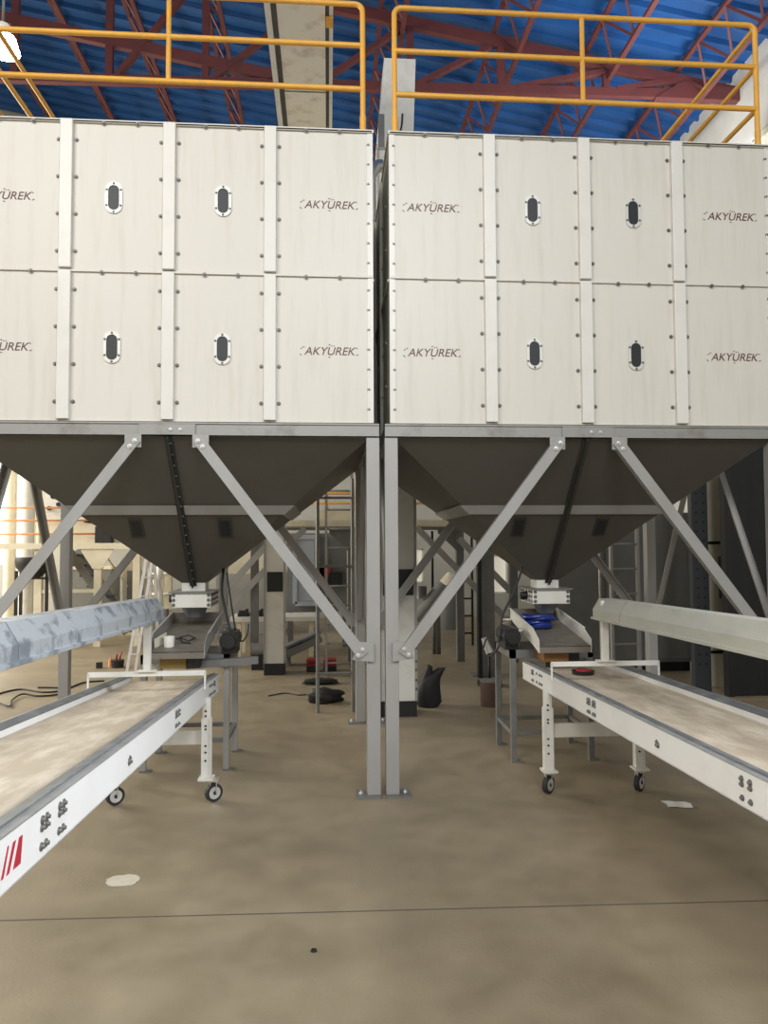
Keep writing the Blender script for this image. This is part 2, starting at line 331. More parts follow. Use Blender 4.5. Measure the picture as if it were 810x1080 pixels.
def storage_bin(XL_, label):
    cx = XL_+W/2; t = thing('storage_bin', label, 'storage bin', (cx, Y0, 0)); rx = lambda x: XL_+x
    edges = [0, E, E+S, E+2*S, W]
    for r, (za, zb) in enumerate(((Z1, Z2), (Z2, Z3))):
        for c in range(4):
            xa, xb = rx(edges[c]), rx(edges[c+1])
            mb = MB().box(xa+.0005, Y0, za, xb-.0005, Y0+.004, zb)
            mb.box(xa+.0005, Y0-.014, zb-.009, xb-.0005, Y0, zb)      # turned top lip
            mb.box(xa+.0005, Y0-.010, za, xb-.0005, Y0, za+.007)
            p = mb.build('wall_panel', 'panel', t)
            loc = lambda x, z, y=Y0: V((x, y, z))-V(t.location)
            nb = 4
            for side in (0, 1):
                outer = (c == 0 and side == 0) or (c == 3 and side == 1)
                x = (xa if side == 0 else xb) + (1 if side == 0 else -1)*(.022 if outer else .055)
                k = 7 if outer else 4
                for j in range(k):
                    z = za+.05+(zb-za-.1)*(j+.3)/(k-.4)
                    inst(BOLT, p, loc(x, z))
            for x in (xa+(xb-xa)*.35, xa+(xb-xa)*.68):
                inst(BOLT, p, loc(x, zb-.011, Y0-.010))
            if c in (0, 3):
                lg = bpy.data.objects.new('company_name', TXT); C.collection.objects.link(lg); lg.parent = p
                tx = (xa+xb)/2 + (.05 if c == 3 else -.055)
                lg.location = loc(tx, (za+zb)/2-.015, Y0-.0015); lg.rotation_euler = (math.pi/2, 0, 0)
                lg['label'] = 'printed company name in maroon capitals'
            else:
                wx = (xa+xb)/2+(-.028 if c == 1 else .018); wz = (za+zb)/2-.010
                out = stadium(wx, wz, .052, .100, Y0-.010); inn = stadium(wx, wz, .034, .080, Y0-.010)
                k = len(out); mb = MB(); back = [v+V((0, .010, 0)) for v in out]; back2 = [v+V((0, .010, 0)) for v in inn]
                mb.add(out+inn+back+back2, [(i, (i+1) % k, k+(i+1) % k, k+i) for i in range(k)]+[(i, (i+1) % k, 2*k+(i+1) % k, 2*k+i) for i in range(k)]+[(k+i, k+(i+1) % k, 3*k+(i+1) % k, 3*k+i) for i in range(k)])
                f = mb.build('sight_window', 'ring', t)
                f['label'] = 'rounded metal ring'
                for a in range(6):
                    bx, bz = ((-.043, .05), (.043, .05), (-.043, -.05), (.043, -.05), (0, .090), (0, -.090))[a]
                    o_ = inst(BOLT, f, V((wx+bx, Y0-.010, wz+bz))-V(t.location)); o_.scale = (.6, .6, .6)
                MB().prism(stadium(wx, wz, .034, .080, Y0-.005), (0, .003, 0)).build('dark_pane', 'glass', f)
        for c in (1, 2, 3):
            x = rx(edges[c])
            MB().box(x-.038, Y0-.034, za+.010, x+.038, Y0-.001, zb-.004 if r == 0 else zb+.0).build('rib', 'rib', t, .004)
    # corner trims, sides, back, lid
    for x0_, x1_ in ((rx(0)-.006, rx(.03)), (rx(W-.03), rx(W)+.006)):
        MB().box(x0_, Y0-.006, Z1+.002, x1_, Y0+.03, Z3).build('corner_trim', 'rib', t)
    for x, s in ((rx(0), 1), (rx(W), -1)):
        mb = MB().box(min(x, x+s*.004), Y0+.03, Z1, max(x, x+s*.004), Y0+D-.004, Z3)
        for k in (1, 2): yk = Y0+D*k/3; mb.box(min(x, x-s*.022), yk-.03, Z1+.01, max(x, x-s*.022), yk+.03, Z3)
        for z in (Z1+.3, Z1+.6, Z2-.01, Z2+.3, Z2+.6):
            for yk in (Y0+.3, Y0+D/3-.05, Y0+D/3+.05, Y0+1.0, Y0+D*2/3+.05): mb.cyl((x, yk, z), (x-s*.012, yk, z), .01, n=6)
        mb.box(min(x, x-s*.016), Y0+.03, Z2-.015, max(x, x-s*.016), Y0+D-.004, Z2)
        mb.build('side_wall', 'side', t)
    mb = MB().box(rx(0), Y0+D-.004, Z1, rx(W), Y0+D, Z3); mb.box(rx(0), Y0+D, Z2-.015, rx(W), Y0+D+.015, Z2); mb.build('back_wall', 'panel', t)
    mb = MB().box(rx(0)-.012, Y0-.014, Z3, rx(W)+.012, Y0+D, Z3+.008)
    mb.box(rx(0)-.012, Y0-.014, Z3-.012, rx(W)+.012, Y0-.010, Z3); mb.build('top_cover', 'panel', t)
    # base frame
    for (xa, xb, ya, yb) in ((rx(0)-.04, rx(W)+.04, Y0-.005, Y0+.035), (rx(0)-.04, rx(W)+.04, Y0+D-.035, Y0+D+.005)):
        mb = MB().box(xa, ya, 2.243, xb, ya+.006, 2.318); mb.box(xa, ya, 2.243, xb, yb, 2.249); mb.box(xa, ya-.008, 2.318, xb, yb, 2.328)
        mb.build('base_beam', 'beam', t)
    for x in (rx(0), rx(W)):
        MB().box(x-.03, Y0+.04, 2.243, x+.03, Y0+D-.04, 2.328).build('base_beam', 'beam', t)
    sp = MB().box(cx-.17, Y0-.017, 2.25, cx+.17, Y0-.005, 2.316).build('splice_plate', 'beam', t)
    for x in (-.03, .03): inst(BBOLT, sp, V((cx+x+.05, Y0-.017, 2.283))-V(t.location)).scale = (.7, .7, .7)
    # hopper
    yc = Y0+D/2; a = .085; zt, zb = 2.243, 1.29
    T = [V((rx(.02), Y0+.02, zt)), V((rx(W-.02), Y0+.02, zt)), V((rx(W-.02), Y0+D-.02, zt)), V((rx(.02), Y0+D-.02, zt))]
    B = [V((cx-a, yc-a, zb)), V((cx+a, yc-a, zb)), V((cx+a, yc+a, zb)), V((cx-a, yc+a, zb))]
    hop = MB().loft([T, B], caps=False).build('hopper', 'hopper', t)
    so = hop.modifiers.new('thick', 'SOLIDIFY'); so.thickness = .004
    lerp = lambda k: [T[i].lerp(B[i], k) for i in range(4)]
    r0, r1 = lerp(.43), lerp(.493)
    def grow(r, g): return [V((p.x+g*(1 if p.x > cx else -1), p.y+g*(1 if p.y > yc else -1), p.z)) for p in r]
    ring = [grow(r0, .002), grow(r0, .016), grow(r1, .016), grow(r1, .002)]
    bd = MB().loft(ring, caps=False).build('stiffener_band', 'post', t)
    for sgn, yy0, yy1 in ((1, Y0+.02, yc-a), (-1, Y0+D-.02, yc+a)):
        p, q = V((cx, yy0-.02*sgn, zt)), V((cx, yy1-.02*sgn, zb-.02))
        nrm = V((0, -sgn, -.8))
        mb = MB().bar(p, q, .012, .05, nrm); mb.bar(p+V((0, sgn*.012, 0)), q+V((0, sgn*.012, 0)), .05, .006, nrm)
        sm = mb.build('seam_flange', 'seam', t)
        if sgn == 1:
            for k in range(15):
                c_ = p.lerp(q, (k+.6)/15.5)+V((.006, 0, -.004)); inst(SBOLT, sm, c_-V(t.location))
    nrm = ((T[1]-T[0]).cross(B[0]-T[0])).normalized()
    if nrm.y > 0: nrm = -nrm
    for s in (-1, 1):
        c0 = V((cx + s*.30, 0, 0)); k = .58 ; py = T[0].lerp(B[0], k).y; pz = T[0].lerp(B[0], k).z
        dn = (B[0]-T[0]); dn = V((0, dn.y, dn.z)).normalized(); c_ = V((cx+s*.30-.02, py, pz))+nrm*.003
        mb = MB().prism([c_+V((-.045, 0, 0))-dn*.085, c_+V((.045, 0, 0))-dn*.085, c_+V((.045, 0, 0))+dn*.085, c_+V((-.045, 0, 0))+dn*.085], nrm*.006)
        mb.mat(1).prism([c_+nrm*.006+V((-.03, 0, 0))-dn*.066, c_+nrm*.006+V((.03, 0, 0))-dn*.066, c_+nrm*.006+V((.03, 0, 0))+dn*.066, c_+nrm*.006+V((-.03, 0, 0))+dn*.066], nrm*.003)
        mb.build('hopper_hatch', ['seam', 'glass'], t)
    # outlet neck, gate box, cone
    MB().box(cx-.085, yc-.085, 1.225, cx+.085, yc+.085, 1.30).build('outlet_neck', 'white', t)
    bx = MB().box(cx-.14, yc-.18, 1.115, cx+.14, yc+.18, 1.222).build('gate_box', 'white', t, .003)
    for x in (-.125, .125):
        for z in (1.135, 1.17, 1.205): inst(BOLT, bx, V((cx+x, yc-.18, z))-V(t.location))
    s = 1 if XL_ < 0 else -1
    for yy in (-.14, -.08, .0, .08, .14):
        for z in (1.135, 1.17, 1.205): inst(BOLT, bx, V((cx+s*.14, yc+yy, z))-V(t.location), (0, 0, s*math.pi/2))
    MB().box(cx-.16, yc-.20, 1.222, cx+.16, yc+.20, 1.230).build('gate_flange', 'dpost', t)
    MB().cyl((cx, yc-.02, 1.115), (cx, yc-.02, 1.035), .10, .062, n=24).build('rubber_cone', 'strip', t)
    MB().cyl((cx-.14, yc, 1.17), (cx-.19, yc, 1.17), .03).build('gate_knob', 'black', t)
    # columns
    for x in (rx(0), rx(W)):
        for y in (Y0+.042, Y0+D-.042):
            col = MB().box(x-.042, y-.042, .012, x+.042, y+.042, 2.243).build('column', 'post', t, .004)
            mb = MB(); sx = 1 if x < cx else -1
            MB().box(min(x-.042, x-sx*-.11), y-.075, 0, max(x+.042, x+sx*.11) if sx > 0 else x+.042, y+.075, .012).build('foot_plate', 'dpost', col)
            for dx in (.07,): inst(BBOLT, col, V((x+sx*(dx+.01), y, .012))-V(t.location), (-math.pi/2, 0, 0))
    # braces
    def brace(p, q, nrm, front=False):
        nrm = V(nrm); d = (V(q)-V(p)).normalized()
        b = MB().bar(V(p)-d*.03, V(q)+d*.03, .068, .012, nrm); side = d.cross(nrm).normalized()
        b.bar(V(p)-nrm*.02+side*.03, V(q)-nrm*.02+side*.03, .008, .045, nrm)
        br = b.build('brace', 'post', t)
        u = V((-1, 0, 0)) if abs(nrm.y) > .5 else V((0, 1, 0))
        return br
    for y, s in ((Y0-.018, -1), (Y0+D+.018, 1)):
        for sx in (-1, 1):
            p = V((cx+sx*.205, y, 2.20)); q = V((cx+sx*(W/2-.085), y, .90))
            br = brace(p+V((0, s*.012, 0)), q+V((0, s*.012, 0)), (0, s, 0))
            MB().box(p.x-.05, y-.004, p.z-.03, p.x+.05, y+.004, 2.25).build('gusset_plate', 'post', t)
            MB().prism([(q.x-sx*.05, y-.004, q.z-.05), (q.x+sx*.085, y-.004, q.z-.065), (q.x+sx*.085, y-.004, q.z+.055), (q.x-sx*.01, y-.004, q.z+.06)], (0, .008, 0)).build('gusset_plate', 'post', t)
            if s < 0:
                for dx, dz in ((-.018*sx, .014), (.018*sx, -.022)): inst(BBOLT, br, V((p.x+dx*.8, y-.018, p.z-.005+dz))-V(t.location)); inst(BBOLT, br, V((q.x-dx*.8, y-.018, q.z+dz))-V(t.location))
    for x, s in ((rx(0)-.03, -1), (rx(W)+.03, 1)):
        if (XL_ < 0) == (s > 0): x -= s*.012
        for sy in (-1, 1):
            brace((x, yc+sy*.2, 2.20), (x, yc+sy*(D/2-.10), .92), (s, 0, 0))
    return t
storage_bin(.281-W, 'white bolted-panel storage bin on grey legs, left of the pair')
storage_bin(.3976, 'white bolted-panel storage bin on grey legs, right of the pair')

# guard rails on the bins
def railing(xa, xb, xm, label, hs):
    y = Y0+.06; zt, zm, zl = [Z3+h for h in hs]; r = .0175; zb = Z3+.008
    t = thing('guard_rail', label, 'guard rail', (xa, y, zb)); c = .05; dx = 1 if xb > xa else -1
    pts = [V((xa, y, zb)), V((xa, y, zt-c))]+[V((xa+dx*c*(1-math.cos(a)), y, zt-c+c*math.sin(a))) for a in (.4, .8, 1.2, 1.57)]
    pts += [V((xb-dx*c, y, zt))]+[V((xb-dx*c+dx*c*math.sin(a), y, zt-c+c*math.cos(a))) for a in (.4, .8, 1.2, 1.57)]+[V((xb, y, zb))]
    MB().tube(pts, r, 10).build('outer_tube', 'yellow', t)
    MB().tube([(xa, y, zm), (xb, y, zm)], r, 10).build('middle_rail', 'yellow', t)
    MB().tube([(xa, y, zl), (xb, y, zl)], r, 10).build('lower_rail', 'yellow', t)
    MB().tube([(xm, y, zl), (xm, y, zt)], r*.9, 10).build('middle_post', 'yellow', t)
    ye = Y0+D-.1
    for z, k in ((zt-.02, 'side_top_rail'), (zm, 'side_middle_rail'), (zl, 'side_lower_rail')):
        MB().tube([(xb, y, z), (xb, ye, z)], r, 10).build('side_rail', 'yellow', t)
    MB().tube([(xb, ye, zb), (xb, ye, zt-.02)], r, 10).build('rear_post', 'yellow', t)
    for x in (xa, xb): MB().cyl((x, y, zb), (x, y, zb+.13), .021, n=12).build('socket', 'yellow', t)
railing(.228, -2.26, at(178, 40, Y0+.06).x, 'yellow tube guard rail on top of the left white bin', (.895, .615, .32))
railing(.437, 2.92, at(614, 50, Y0+.06).x, 'yellow tube guard rail on top of the right white bin', (.885, .59, .295))

# ------------------------------------------------------------------ sorting conveyors
def conveyor(edge, dirv, side, leg_pt, hood_pt, hood_dir, hood_post, label, hoodmat, logo):
    """edge: a point on the inner frame's top edge; dirv: direction away from the camera; side: +1 conveyor lies to the left (-x) of that edge"""
    d = V(dirv).normalized(); lat = V((-d.y, d.x, 0)).normalized()*side if side > 0 else V((d.y, -d.x, 0)).normalized()
    upv = lat.cross(d); upv = upv if upv.z > 0 else -upv
    WD, H = .66, .118
    far = edge + d*((side and .0)+.0)
    t = thing('sorting_conveyor', label, 'belt conveyor', (edge.x+lat.x*WD/2, leg_pt.y, 0))
    P = lambda s, l, u: edge + d*s + lat*l + upv*u    # s along, l across (0 inner face), u above frame top
    fa, ne = FAR[side], -5.0
    for l in (.0, WD):
        sg = 1 if l == 0 else -1
        mb = MB().prism([P(ne, l, 0), P(ne, l+sg*.004, 0), P(ne, l+sg*.004, -H), P(ne, l, -H)], d*(fa-ne))
        mb.prism([P(ne, l, -H), P(ne, l+sg*.04, -H), P(ne, l+sg*.04, -H+.004), P(ne, l, -H+.004)], d*(fa-ne))
        fr = mb.build('side_frame', 'cframe', t)
        # groups of bolts along the frame
        if l == 0:
            ba = math.atan2(lat.y, lat.x)-math.pi/2
            def bolt(s, u, r=.008): o_ = inst(BOLT, fr, P(s, 0, u)-V(t.location), (0, 0, ba)); o_.scale = (r/.0075,)*3
            for cols in GRP[side]:
                for s_ in cols:
                    for u in (-.026, -.044, -.088): bolt(s_, u, .0062)
            bolt(SB[side], -.066); bolt(SB[side]+.01, -.054, .005)
            for s0 in (.12, .17, .24): bolt(s0, -.03, .006); bolt(s0, -.085, .006)
        MB().prism([P(ne, l, 0), P(ne, l+sg*.035, 0), P(ne, l+sg*.035, .004), P(ne, l, .004)], d*(fa-ne)).build('top_flange', 'flange', t)
        MB().prism([P(ne, l+sg*.028, .004), P(ne, l+sg*.075, -.006), P(ne, l+sg*.075, -.001), P(ne, l+sg*.028, .010)], d*(fa-ne)).build('rubber_strip', 'strip', t)
        MB().prism([P(ne, l+sg*.070, -.006), P(ne, l+sg*.074, -.006), P(ne, l+sg*.074, -.034), P(ne, l+sg*.070, -.034)], d*(fa-ne)).build('inner_guide', 'cframe', t)
    b = MB().prism([P(ne, .055, -.034), P(ne, WD-.055, -.034), P(ne, WD-.055, -.040), P(ne, .055, -.040)], d*(fa-ne-.02)).build('belt', 'belt', t)
    MB().cyl(P(fa-.03, .03, -.075), P(fa-.03, WD-.03, -.075), .035, n=20).build('end_roller', 'dpost', t)
    # stop bar across the belt
    s0 = -.13; r_ = P(s0, -.010, .078); l_ = P(s0, WD+.010, .078)
    mb = MB().bar(r_, l_, .012, .030, upv)
    for l in (-.008, WD+.008): mb.bar(P(s0, l, .086), P(s0, l, -.02), .012, .010, lat)
    mb.build('cross_bar', 'white', t)
    # legs on castors
    for s_leg, full in ((LEG[side], True), (-4.6, False)):
        for l in (.0, WD-.075):
            top = P(s_leg, l, -H+.03)-V((0, .008, 0)); foot = V((top.x, top.y, .135)); sg = 1 if l < .3 else -1
            mb = MB().box(top.x-.024, top.y-.006, .15, top.x+.024, top.y+.03, top.z)
            mb.box(top.x-.030, top.y-.012, .15, top.x-.022, top.y+.036, top.z-.12)
            mb.box(top.x+.022, top.y-.012, .15, top.x+.030, top.y+.036, top.z-.12)
            mb.box(top.x-.045, top.y-.045, .138, top.x+.045, top.y+.05, .15)
            lg = mb.build('leg', 'white', t)
            mb = MB()
            for z in (.25, .30, .34, .44, .46, .52, .55): mb.cyl((top.x-.004, top.y-.006, z), (top.x-.004, top.y-.010, z), .0065, n=8)
            mb.build('adjustment_holes', 'black', lg)
            c_ = V((top.x+CX_[side], top.y+.005, .056))
            mb = MB().box(c_.x-.020, c_.y-.02, .055, c_.x-.016, c_.y+.02, .138); mb.box(c_.x+.016, c_.y-.02, .055, c_.x+.020, c_.y+.02, .138); mb.box(c_.x-.03, c_.y-.03, .128, c_.x+.03, c_.y+.03, .138)
            cs = mb.build('castor', 'bright', t)
            ang = (.95 if side > 0 else .8); ax = V((math.cos(ang), -math.sin(ang), 0)) if side > 0 else V((math.cos(ang), -math.sin(ang), 0))
            mb = MB().cyl(c_-ax*.014, c_+ax*.014, .054, n=28); mb.mat(1).cyl(c_-ax*.017, c_+ax*.017, .037, n=24); mb.mat(0).cyl(c_-ax*.0185, c_+ax*.0185, .012, n=12)
            mb.build('wheel', ['rubber', 'bright'], cs)
        a, b_ = P(s_leg, .03, 0), P(s_leg, WD-.03, 0)
        MB().box(min(a.x, b_.x), a.y-.002, .345, max(a.x, b_.x), a.y+.02, .43).build('cross_member', 'white', t)
    # hood above the belt
    h = V(hood_dir).normalized(); hl = V((-h.y, h.x, 0)).normalized() if side > 0 else V((h.y, -h.x, 0)).normalized()
    hu = hl.cross(h); hu = hu if hu.z > 0 else -hu
    Q = lambda s, l, u: hood_pt + h*s + hl*l + hu*u
    w_ = HOODW[side]
    sec = [(0, 0), (0, .012), (.014, .014), (.014, .060), (.055, .128), (w_-.055, .128), (w_-.014, .060), (w_-.014, .014), (w_, .012), (w_, 0)]
    inner = [(w_-.003, -.002), (w_-.018, .004), (w_-.018, .058), (w_-.058, .124), (.058, .124), (.018, .058), (.018, .004), (.003, -.002)]
    A = [Q(-5.4, l, u) for l, u in sec+inner]
    hd = MB(); Bq = [p+h*5.4 for p in A]; k = len(A)
    hd.add(A+Bq, [(i, (i+1) % k, k+(i+1) % k, k+i) for i in range(k)])
    hd = hd.build('lamp_hood', hoodmat, t)
    MB().prism([Q(-.003, .014, .012), Q(-.003, .014, .060), Q(-.003, .055, .128), Q(-.003, w_-.055, .128), Q(-.003, w_-.014, .060), Q(-.003, w_-.014, .012)], h*.003).build('hood_end', hoodmat, hd)
    for s_ in (-.5, -2.3, -4.1):
        MB().prism([Q(s_, l-.0015 if l < w_/2 else l+.0015, u+.0015) for l, u in sec[2:8]]+[Q(s_, l, u) for l, u in reversed(sec[2:8])], h*.003).build('joint_line', 'dpost', hd)
    for s_ in (s0, -4.7):
        c_ = P(s_, WD/2, .091 if s_ > -1 else -.03); k_ = (c_.y-hood_pt.y)/h.y; hz = (hood_pt+h*k_).z
        MB().box(c_.x-.021, c_.y-.018, c_.z, c_.x+.021, c_.y+.018, hz+.118).build('hood_post', 'white', t, .003)
    a_, b_ = P(s0, WD/2-.055, .096), P(s0, WD/2+.055, .096); MB().bar(a_, b_, .05, .008).build('post_flange', 'white', t)
    if logo:
        mb = MB()
        for (s0, s1, k0, k1) in logo:
            pts = [P(s0, 0, -.024), P(s1, 0, -.024), P(k1, 0, -.084), P(k0, 0, -.084)]
            mb.prism(pts, -lat*.0012)
        lg = mb.build('striped_emblem', 'red', t); lg['label'] = 'three red slanted stripes'
    return t
CX_ = {1: .045, -1: -.004}
GRP = {1: ((.33, .355), (-1.03, -1.0, -.95), (-2.785, -2.755, -2.66, -2.63)), -1: ((.33, .355), (-.87, -.845, -.79, -.765), (-2.31, -2.26))}
SB = {1: -1.93, -1: -1.62}
HOODW = {1: .215, -1: .20}
LEG = {1: .02, -1: -.0}
eL = at(218, 721.0, 4.66); eR = at(577, 711.0, 4.64)
FAR = {1: .60, -1: .62}
cL = conveyor(eL, (-.0196, 1, -.0734), 1, V((0, 4.68, 0)), at(175, 653, 4.62), (-.0297, 1, -.0367), None,
              'white belt conveyor with tan dusty belt and stained blue-grey hood, left side of the aisle', 'galv',
              [tuple(v+.055 for v in q_) for q_ in ((-2.981, -2.962, -3.008, -2.967), (-3.015, -3.0, -3.044, -3.03), (-3.044, -3.037, -3.072, -3.06))])
cR = conveyor(eR, (.0102, 1, -.0306), -1, V((0, 4.64, 0)), at(623, 652.5, 4.62), (.0478, 1, -.0258), None,
              'white belt conveyor with dusty belt and pale hood, right side of the aisle', 'hoodb', None)

# ------------------------------------------------------------------ vibrating feeders under the hoppers
def coil(c, R, r, turns, seed, flat=.6, n=26):
    rnd = random.Random(seed); pts = []
    for k in range(turns):
        ox, oy, rr = rnd.uniform(-.02, .02), rnd.uniform(-.02, .02), R*rnd.uniform(.75, 1)
        for i in range(n):
            a = 2*math.pi*i/n; pts.append(V((c.x+ox+rr*math.cos(a), c.y+oy+rr*flat*math.sin(a), c.z+r+(k+i/n)*r*1.3+.004*math.sin(3*a))))
    return pts
def feeder(side, xc, label, xfl, xfr):
    """table with a sloping tray; side -1 left machine, +1 right"""
    t = thing('vibrating_feeder', label, 'feeder', (xc, 5.5, 0)); ya, yb = 5.33, 5.80; xl, xr = xc-.285, xc+.285
    for x in (xl, xr):
        for y in (ya, yb):
            lg = MB().box(x-.02, y-.02, .01, x+.02, y+.02, .80).build('leg', 'post' if side < 0 else 'dpost', t)
            MB().box(x-.02, y-.03, 0, x+.055, y+.03, .01).build('foot_plate', 'dpost', lg)
    mb = MB(); m2 = MB()
    for x in (xl, xr): mb.box(x-.02, ya-.02, .74, x+.02, yb+.02, .80); m2.box(x-.015, ya, .19, x+.015, yb, .22)
    for y in (ya, yb): mb.box(xl, y-.02, .74, xr, y+.02, .80); m2.box(xl, y-.015, .19, xr, y+.015, .22)
    mb.build('table_frame', 'dpost', t); m2.build('lower_rail', 'dpost', t)
    zr, zf = .985, .865; yr, yf = 5.80, 5.0; hw = .18
    def T_(x, k, u): return V((x, yr+(yf-yr)*k, zr+(zf-zr)*k+u))
    trm = 'post' if side < 0 else 'white'
    mb = MB().prism([T_(xc-hw, 0, 0), T_(xc+hw, 0, 0), T_(xc+hw, 0, -.004), T_(xc-hw, 0, -.004)], T_(0, 1, 0)-T_(0, 0, 0))
    mb.prism([T_(xc-hw, 1, 0), T_(xc+hw, 1, 0), T_(xc+hw, 1, -.045), T_(xc-hw, 1, -.045)], (0, .004, 0))
    mb.box(xc-hw, yr, zr, xc+hw, yr+.004, zr+.07)
    mb.build('tray_pan', 'tray', t)
    for s in (-1, 1):
        x = xc+s*hw
        MB().prism([T_(x, 0, -.01), T_(x, 0, .075), T_(x, .82, .085), T_(x, 1, .045), T_(x, 1, -.045), T_(x, .8, -.03)], (.004*s, 0, 0)).build('tray_side', trm, t)
        MB().prism([T_(x, 0, .075), T_(x, .82, .085), T_(x+s*.014, .82, .085), T_(x+s*.014, 0, .075)], (0, 0, .003)).build('tray_lip', trm, t)
    for s in (-1, 1):
        for y in (5.42, 5.75):
            sp = MB(); zz = zr+(zf-zr)*(yr-y)/(yr-yf)-.02
            sp.tube([V((xc+s*.235+.022*math.cos(k*.7), y+.022*math.sin(k*.7), .805+(zz+.02-.805)*k/60)) for k in range(61)], .004, 6)
            sp.build('spring', 'post', t)
            MB().box(xc+s*.19-.0 if s > 0 else xc-.26, y-.02, zz+.015, xc+.26 if s > 0 else xc-.19, y+.02, zz+.025).build('spring_bracket', trm, t)
    MB().box(xc-.13, 5.08, .745, xc+.05, 5.30, .825).build('magnet_drive', 'drive' if side > 0 else 'ochre', t, .01)
    MB().box(xc+.052, 5.10, .74, xc+.13, 5.26, .81).build('drive_cover', 'black', t)
    MB().box(xc-.12, 5.20, .74, xc+.12, 5.32, .745).build('drive_mount', 'dpost', t)
    mx = xc+.30 if side < 0 else xc-.29
    mb = MB().box(mx-.05, 5.33, .80, mx+.05, 5.55, .95); mb.cyl((mx, 5.30, .895), (mx, 5.58, .895), .062, n=18); mb.cyl((mx, 5.27, .895), (mx, 5.30, .895), .05, n=18)
    mb.build('motor', 'black', t)
    if side < 0: MB().bar((xc+.02, 5.22, .745), (xc+.50, 5.34, .755), .05, .05).build('side_arm', 'dpost', t)
    return t
feeder(-1, -1.0, 'grey-sided vibrating feeder tray on a grey stand under the left hopper', 0, 0)
feeder(1, 1.615, 'white-sided vibrating feeder tray on a grey stand under the right hopper', 0, 0)
def single(mb, name, mats, label, cat, group=None, bevel=0):
    return rebase(tag(mb.build(name, mats, None, bevel), label, cat, group))
# things lying in the trays
zt = lambda y: .985+(5.80-y)/.8*(-.12)
single(MB().tube(coil(V((1.575, 5.50, zt(5.50)-.01)), .115, .0115, 6, 3, 1.0), .0115, 7), 'hose_coil', 'hose', 'coiled blue hose lying in the right feeder tray', 'hose')
c_ = V((-1.075, 5.14, zt(5.10)))
mb = MB().cyl(c_, c_+V((0, 0, .072)), .034, .036, n=24, cap=False); mb.cyl(c_+V((0, 0, .004)), c_+V((0, 0, .006)), .033, n=24); mb.cyl(c_+V((0, 0, .072)), c_+V((0, 0, .004)), .032, .030, n=24, cap=False)
single(mb, 'paper_cup', 'white', 'small white cup standing in the left feeder tray', 'cup')
single(MB().prism([(-1.165, 5.10, zt(5.1)), (-1.115, 5.22, zt(5.22)), (-1.115, 5.22, zt(5.22)+.07), (-1.165, 5.10, zt(5.1)+.06)], (.006, -.003, 0)), 'cardboard_piece', 'plaster', 'small beige board leaning beside the white cup in the left tray', 'board')
single(MB().tube([(-1.06, 5.30, zt(5.3)+.006), (-1.02, 5.24, zt(5.24)+.03), (-.96, 5.22, zt(5.22)+.012), (-.93, 5.3, zt(5.3)+.01), (-.98, 5.34, zt(5.34)+.02), (-1.04, 5.32, zt(5.32)+.012), (-1.0, 5.2, zt(5.2)+.008), (-.94, 5.18, zt(5.18)+.008)], .005, 6), 'wire', 'rubber', 'loose black wire behind the white cup in the left tray', 'wire')
# cables
def cable(name, pts, r, mats, label, sub=8, group=None):
    P_ = [V(p) for p in pts]; out = []
    for i in range(len(P_)-1):
        p0, p1, p2, p3 = P_[max(i-1, 0)], P_[i], P_[i+1], P_[min(i+2, len(P_)-1)]
        for k in range(sub):
            u = k/sub; out.append(.5*((2*p1)+(p2-p0)*u+(2*p0-5*p1+4*p2-p3)*u*u+(3*p1-p0-3*p2+p3)*u**3))
    out.append(P_[-1]); return single(MB().tube(out, r, 7), name, mats, label, 'cable', group)
cable('cable', [at(236, 600, 5.62), at(234, 622, 5.5), at(237, 640, 5.40), at(243, 665, 5.36), at(247, 676, 5.34)], .010, 'rubber', 'thick black cable hanging from the left hopper to the feeder motor')
cable('cable', [at(239, 604, 5.55), at(246, 650, 5.5), at(250, 672, 5.52), at(256, 676, 5.60), at(261, 668, 5.65), at(262, 658, 5.7)], .006, 'rubber', 'thin black cable looping out beside the left feeder')
cable('cable', [at(554, 580, 5.6), at(549, 605, 5.5), at(540, 628, 5.45), at(530, 650, 5.42), at(528, 668, 5.40), at(527, 676, 5.42)], .009, 'rubber', 'black cable hanging from the right hopper to the feeder stand')
cable('cable', [at(529, 676, 5.55), at(522, 688, 5.6), at(514, 692, 5.7), at(510, 684, 5.75), at(513, 674, 5.8)], .007, 'rubber', 'black cable loop sticking out left of the right feeder')
p = at(625, 705, 4.83); p = eR+V((.30, .19, -.035)); 
mb = MB().cyl(p+V((-.0, 0, .0)), p+V((0, 0, .022)), .070, .075, n=24); mb.mat(1).cyl(p+V((0, 0, .022)), p+V((0, 0, .030)), .050, .045, n=24)
single(mb, 'round_dish', ['black', 'redp'], 'small black dish with red centre on the right belt behind the cross bar', 'dish')

# floor marks and litter
c_ = atz(129, 929); pts = []
rnd = random.Random(5)
for k in range(22): a = 2*math.pi*k/22; R = .078*rnd.uniform(.88, 1.06); pts.append(V((c_.x+R*math.cos(a), c_.y+R*.82*math.sin(a), .0005)))
single(MB().prism(pts, (0, 0, .0015)), 'plaster_patch', 'plaster', 'round pale plaster patch on the concrete floor in front', 'patch')
c_ = atz(713, 848)
mb = MB(); g = [[c_+V((-.072+.045*i+.012*(j == 1), -.05+.052*j-.012*i, .002+.006*((i*j) % 2)+.003*(i % 2))) for i in range(4)] for j in range(3)]
mb.add([p for r_ in g for p in r_]+[p+V((0, 0, .0015)) for r_ in g for p in r_], [(j*4+i, j*4+i+1, (j+1)*4+i+1, (j+1)*4+i) for j in range(2) for i in range(3)]+[(12+j*4+i, 12+j*4+i+1, 12+(j+1)*4+i+1, 12+(j+1)*4+i) for j in range(2) for i in range(3)])
single(mb, 'paper_scrap', 'paper', 'crumpled white paper scrap on the floor under the right conveyor', 'paper')
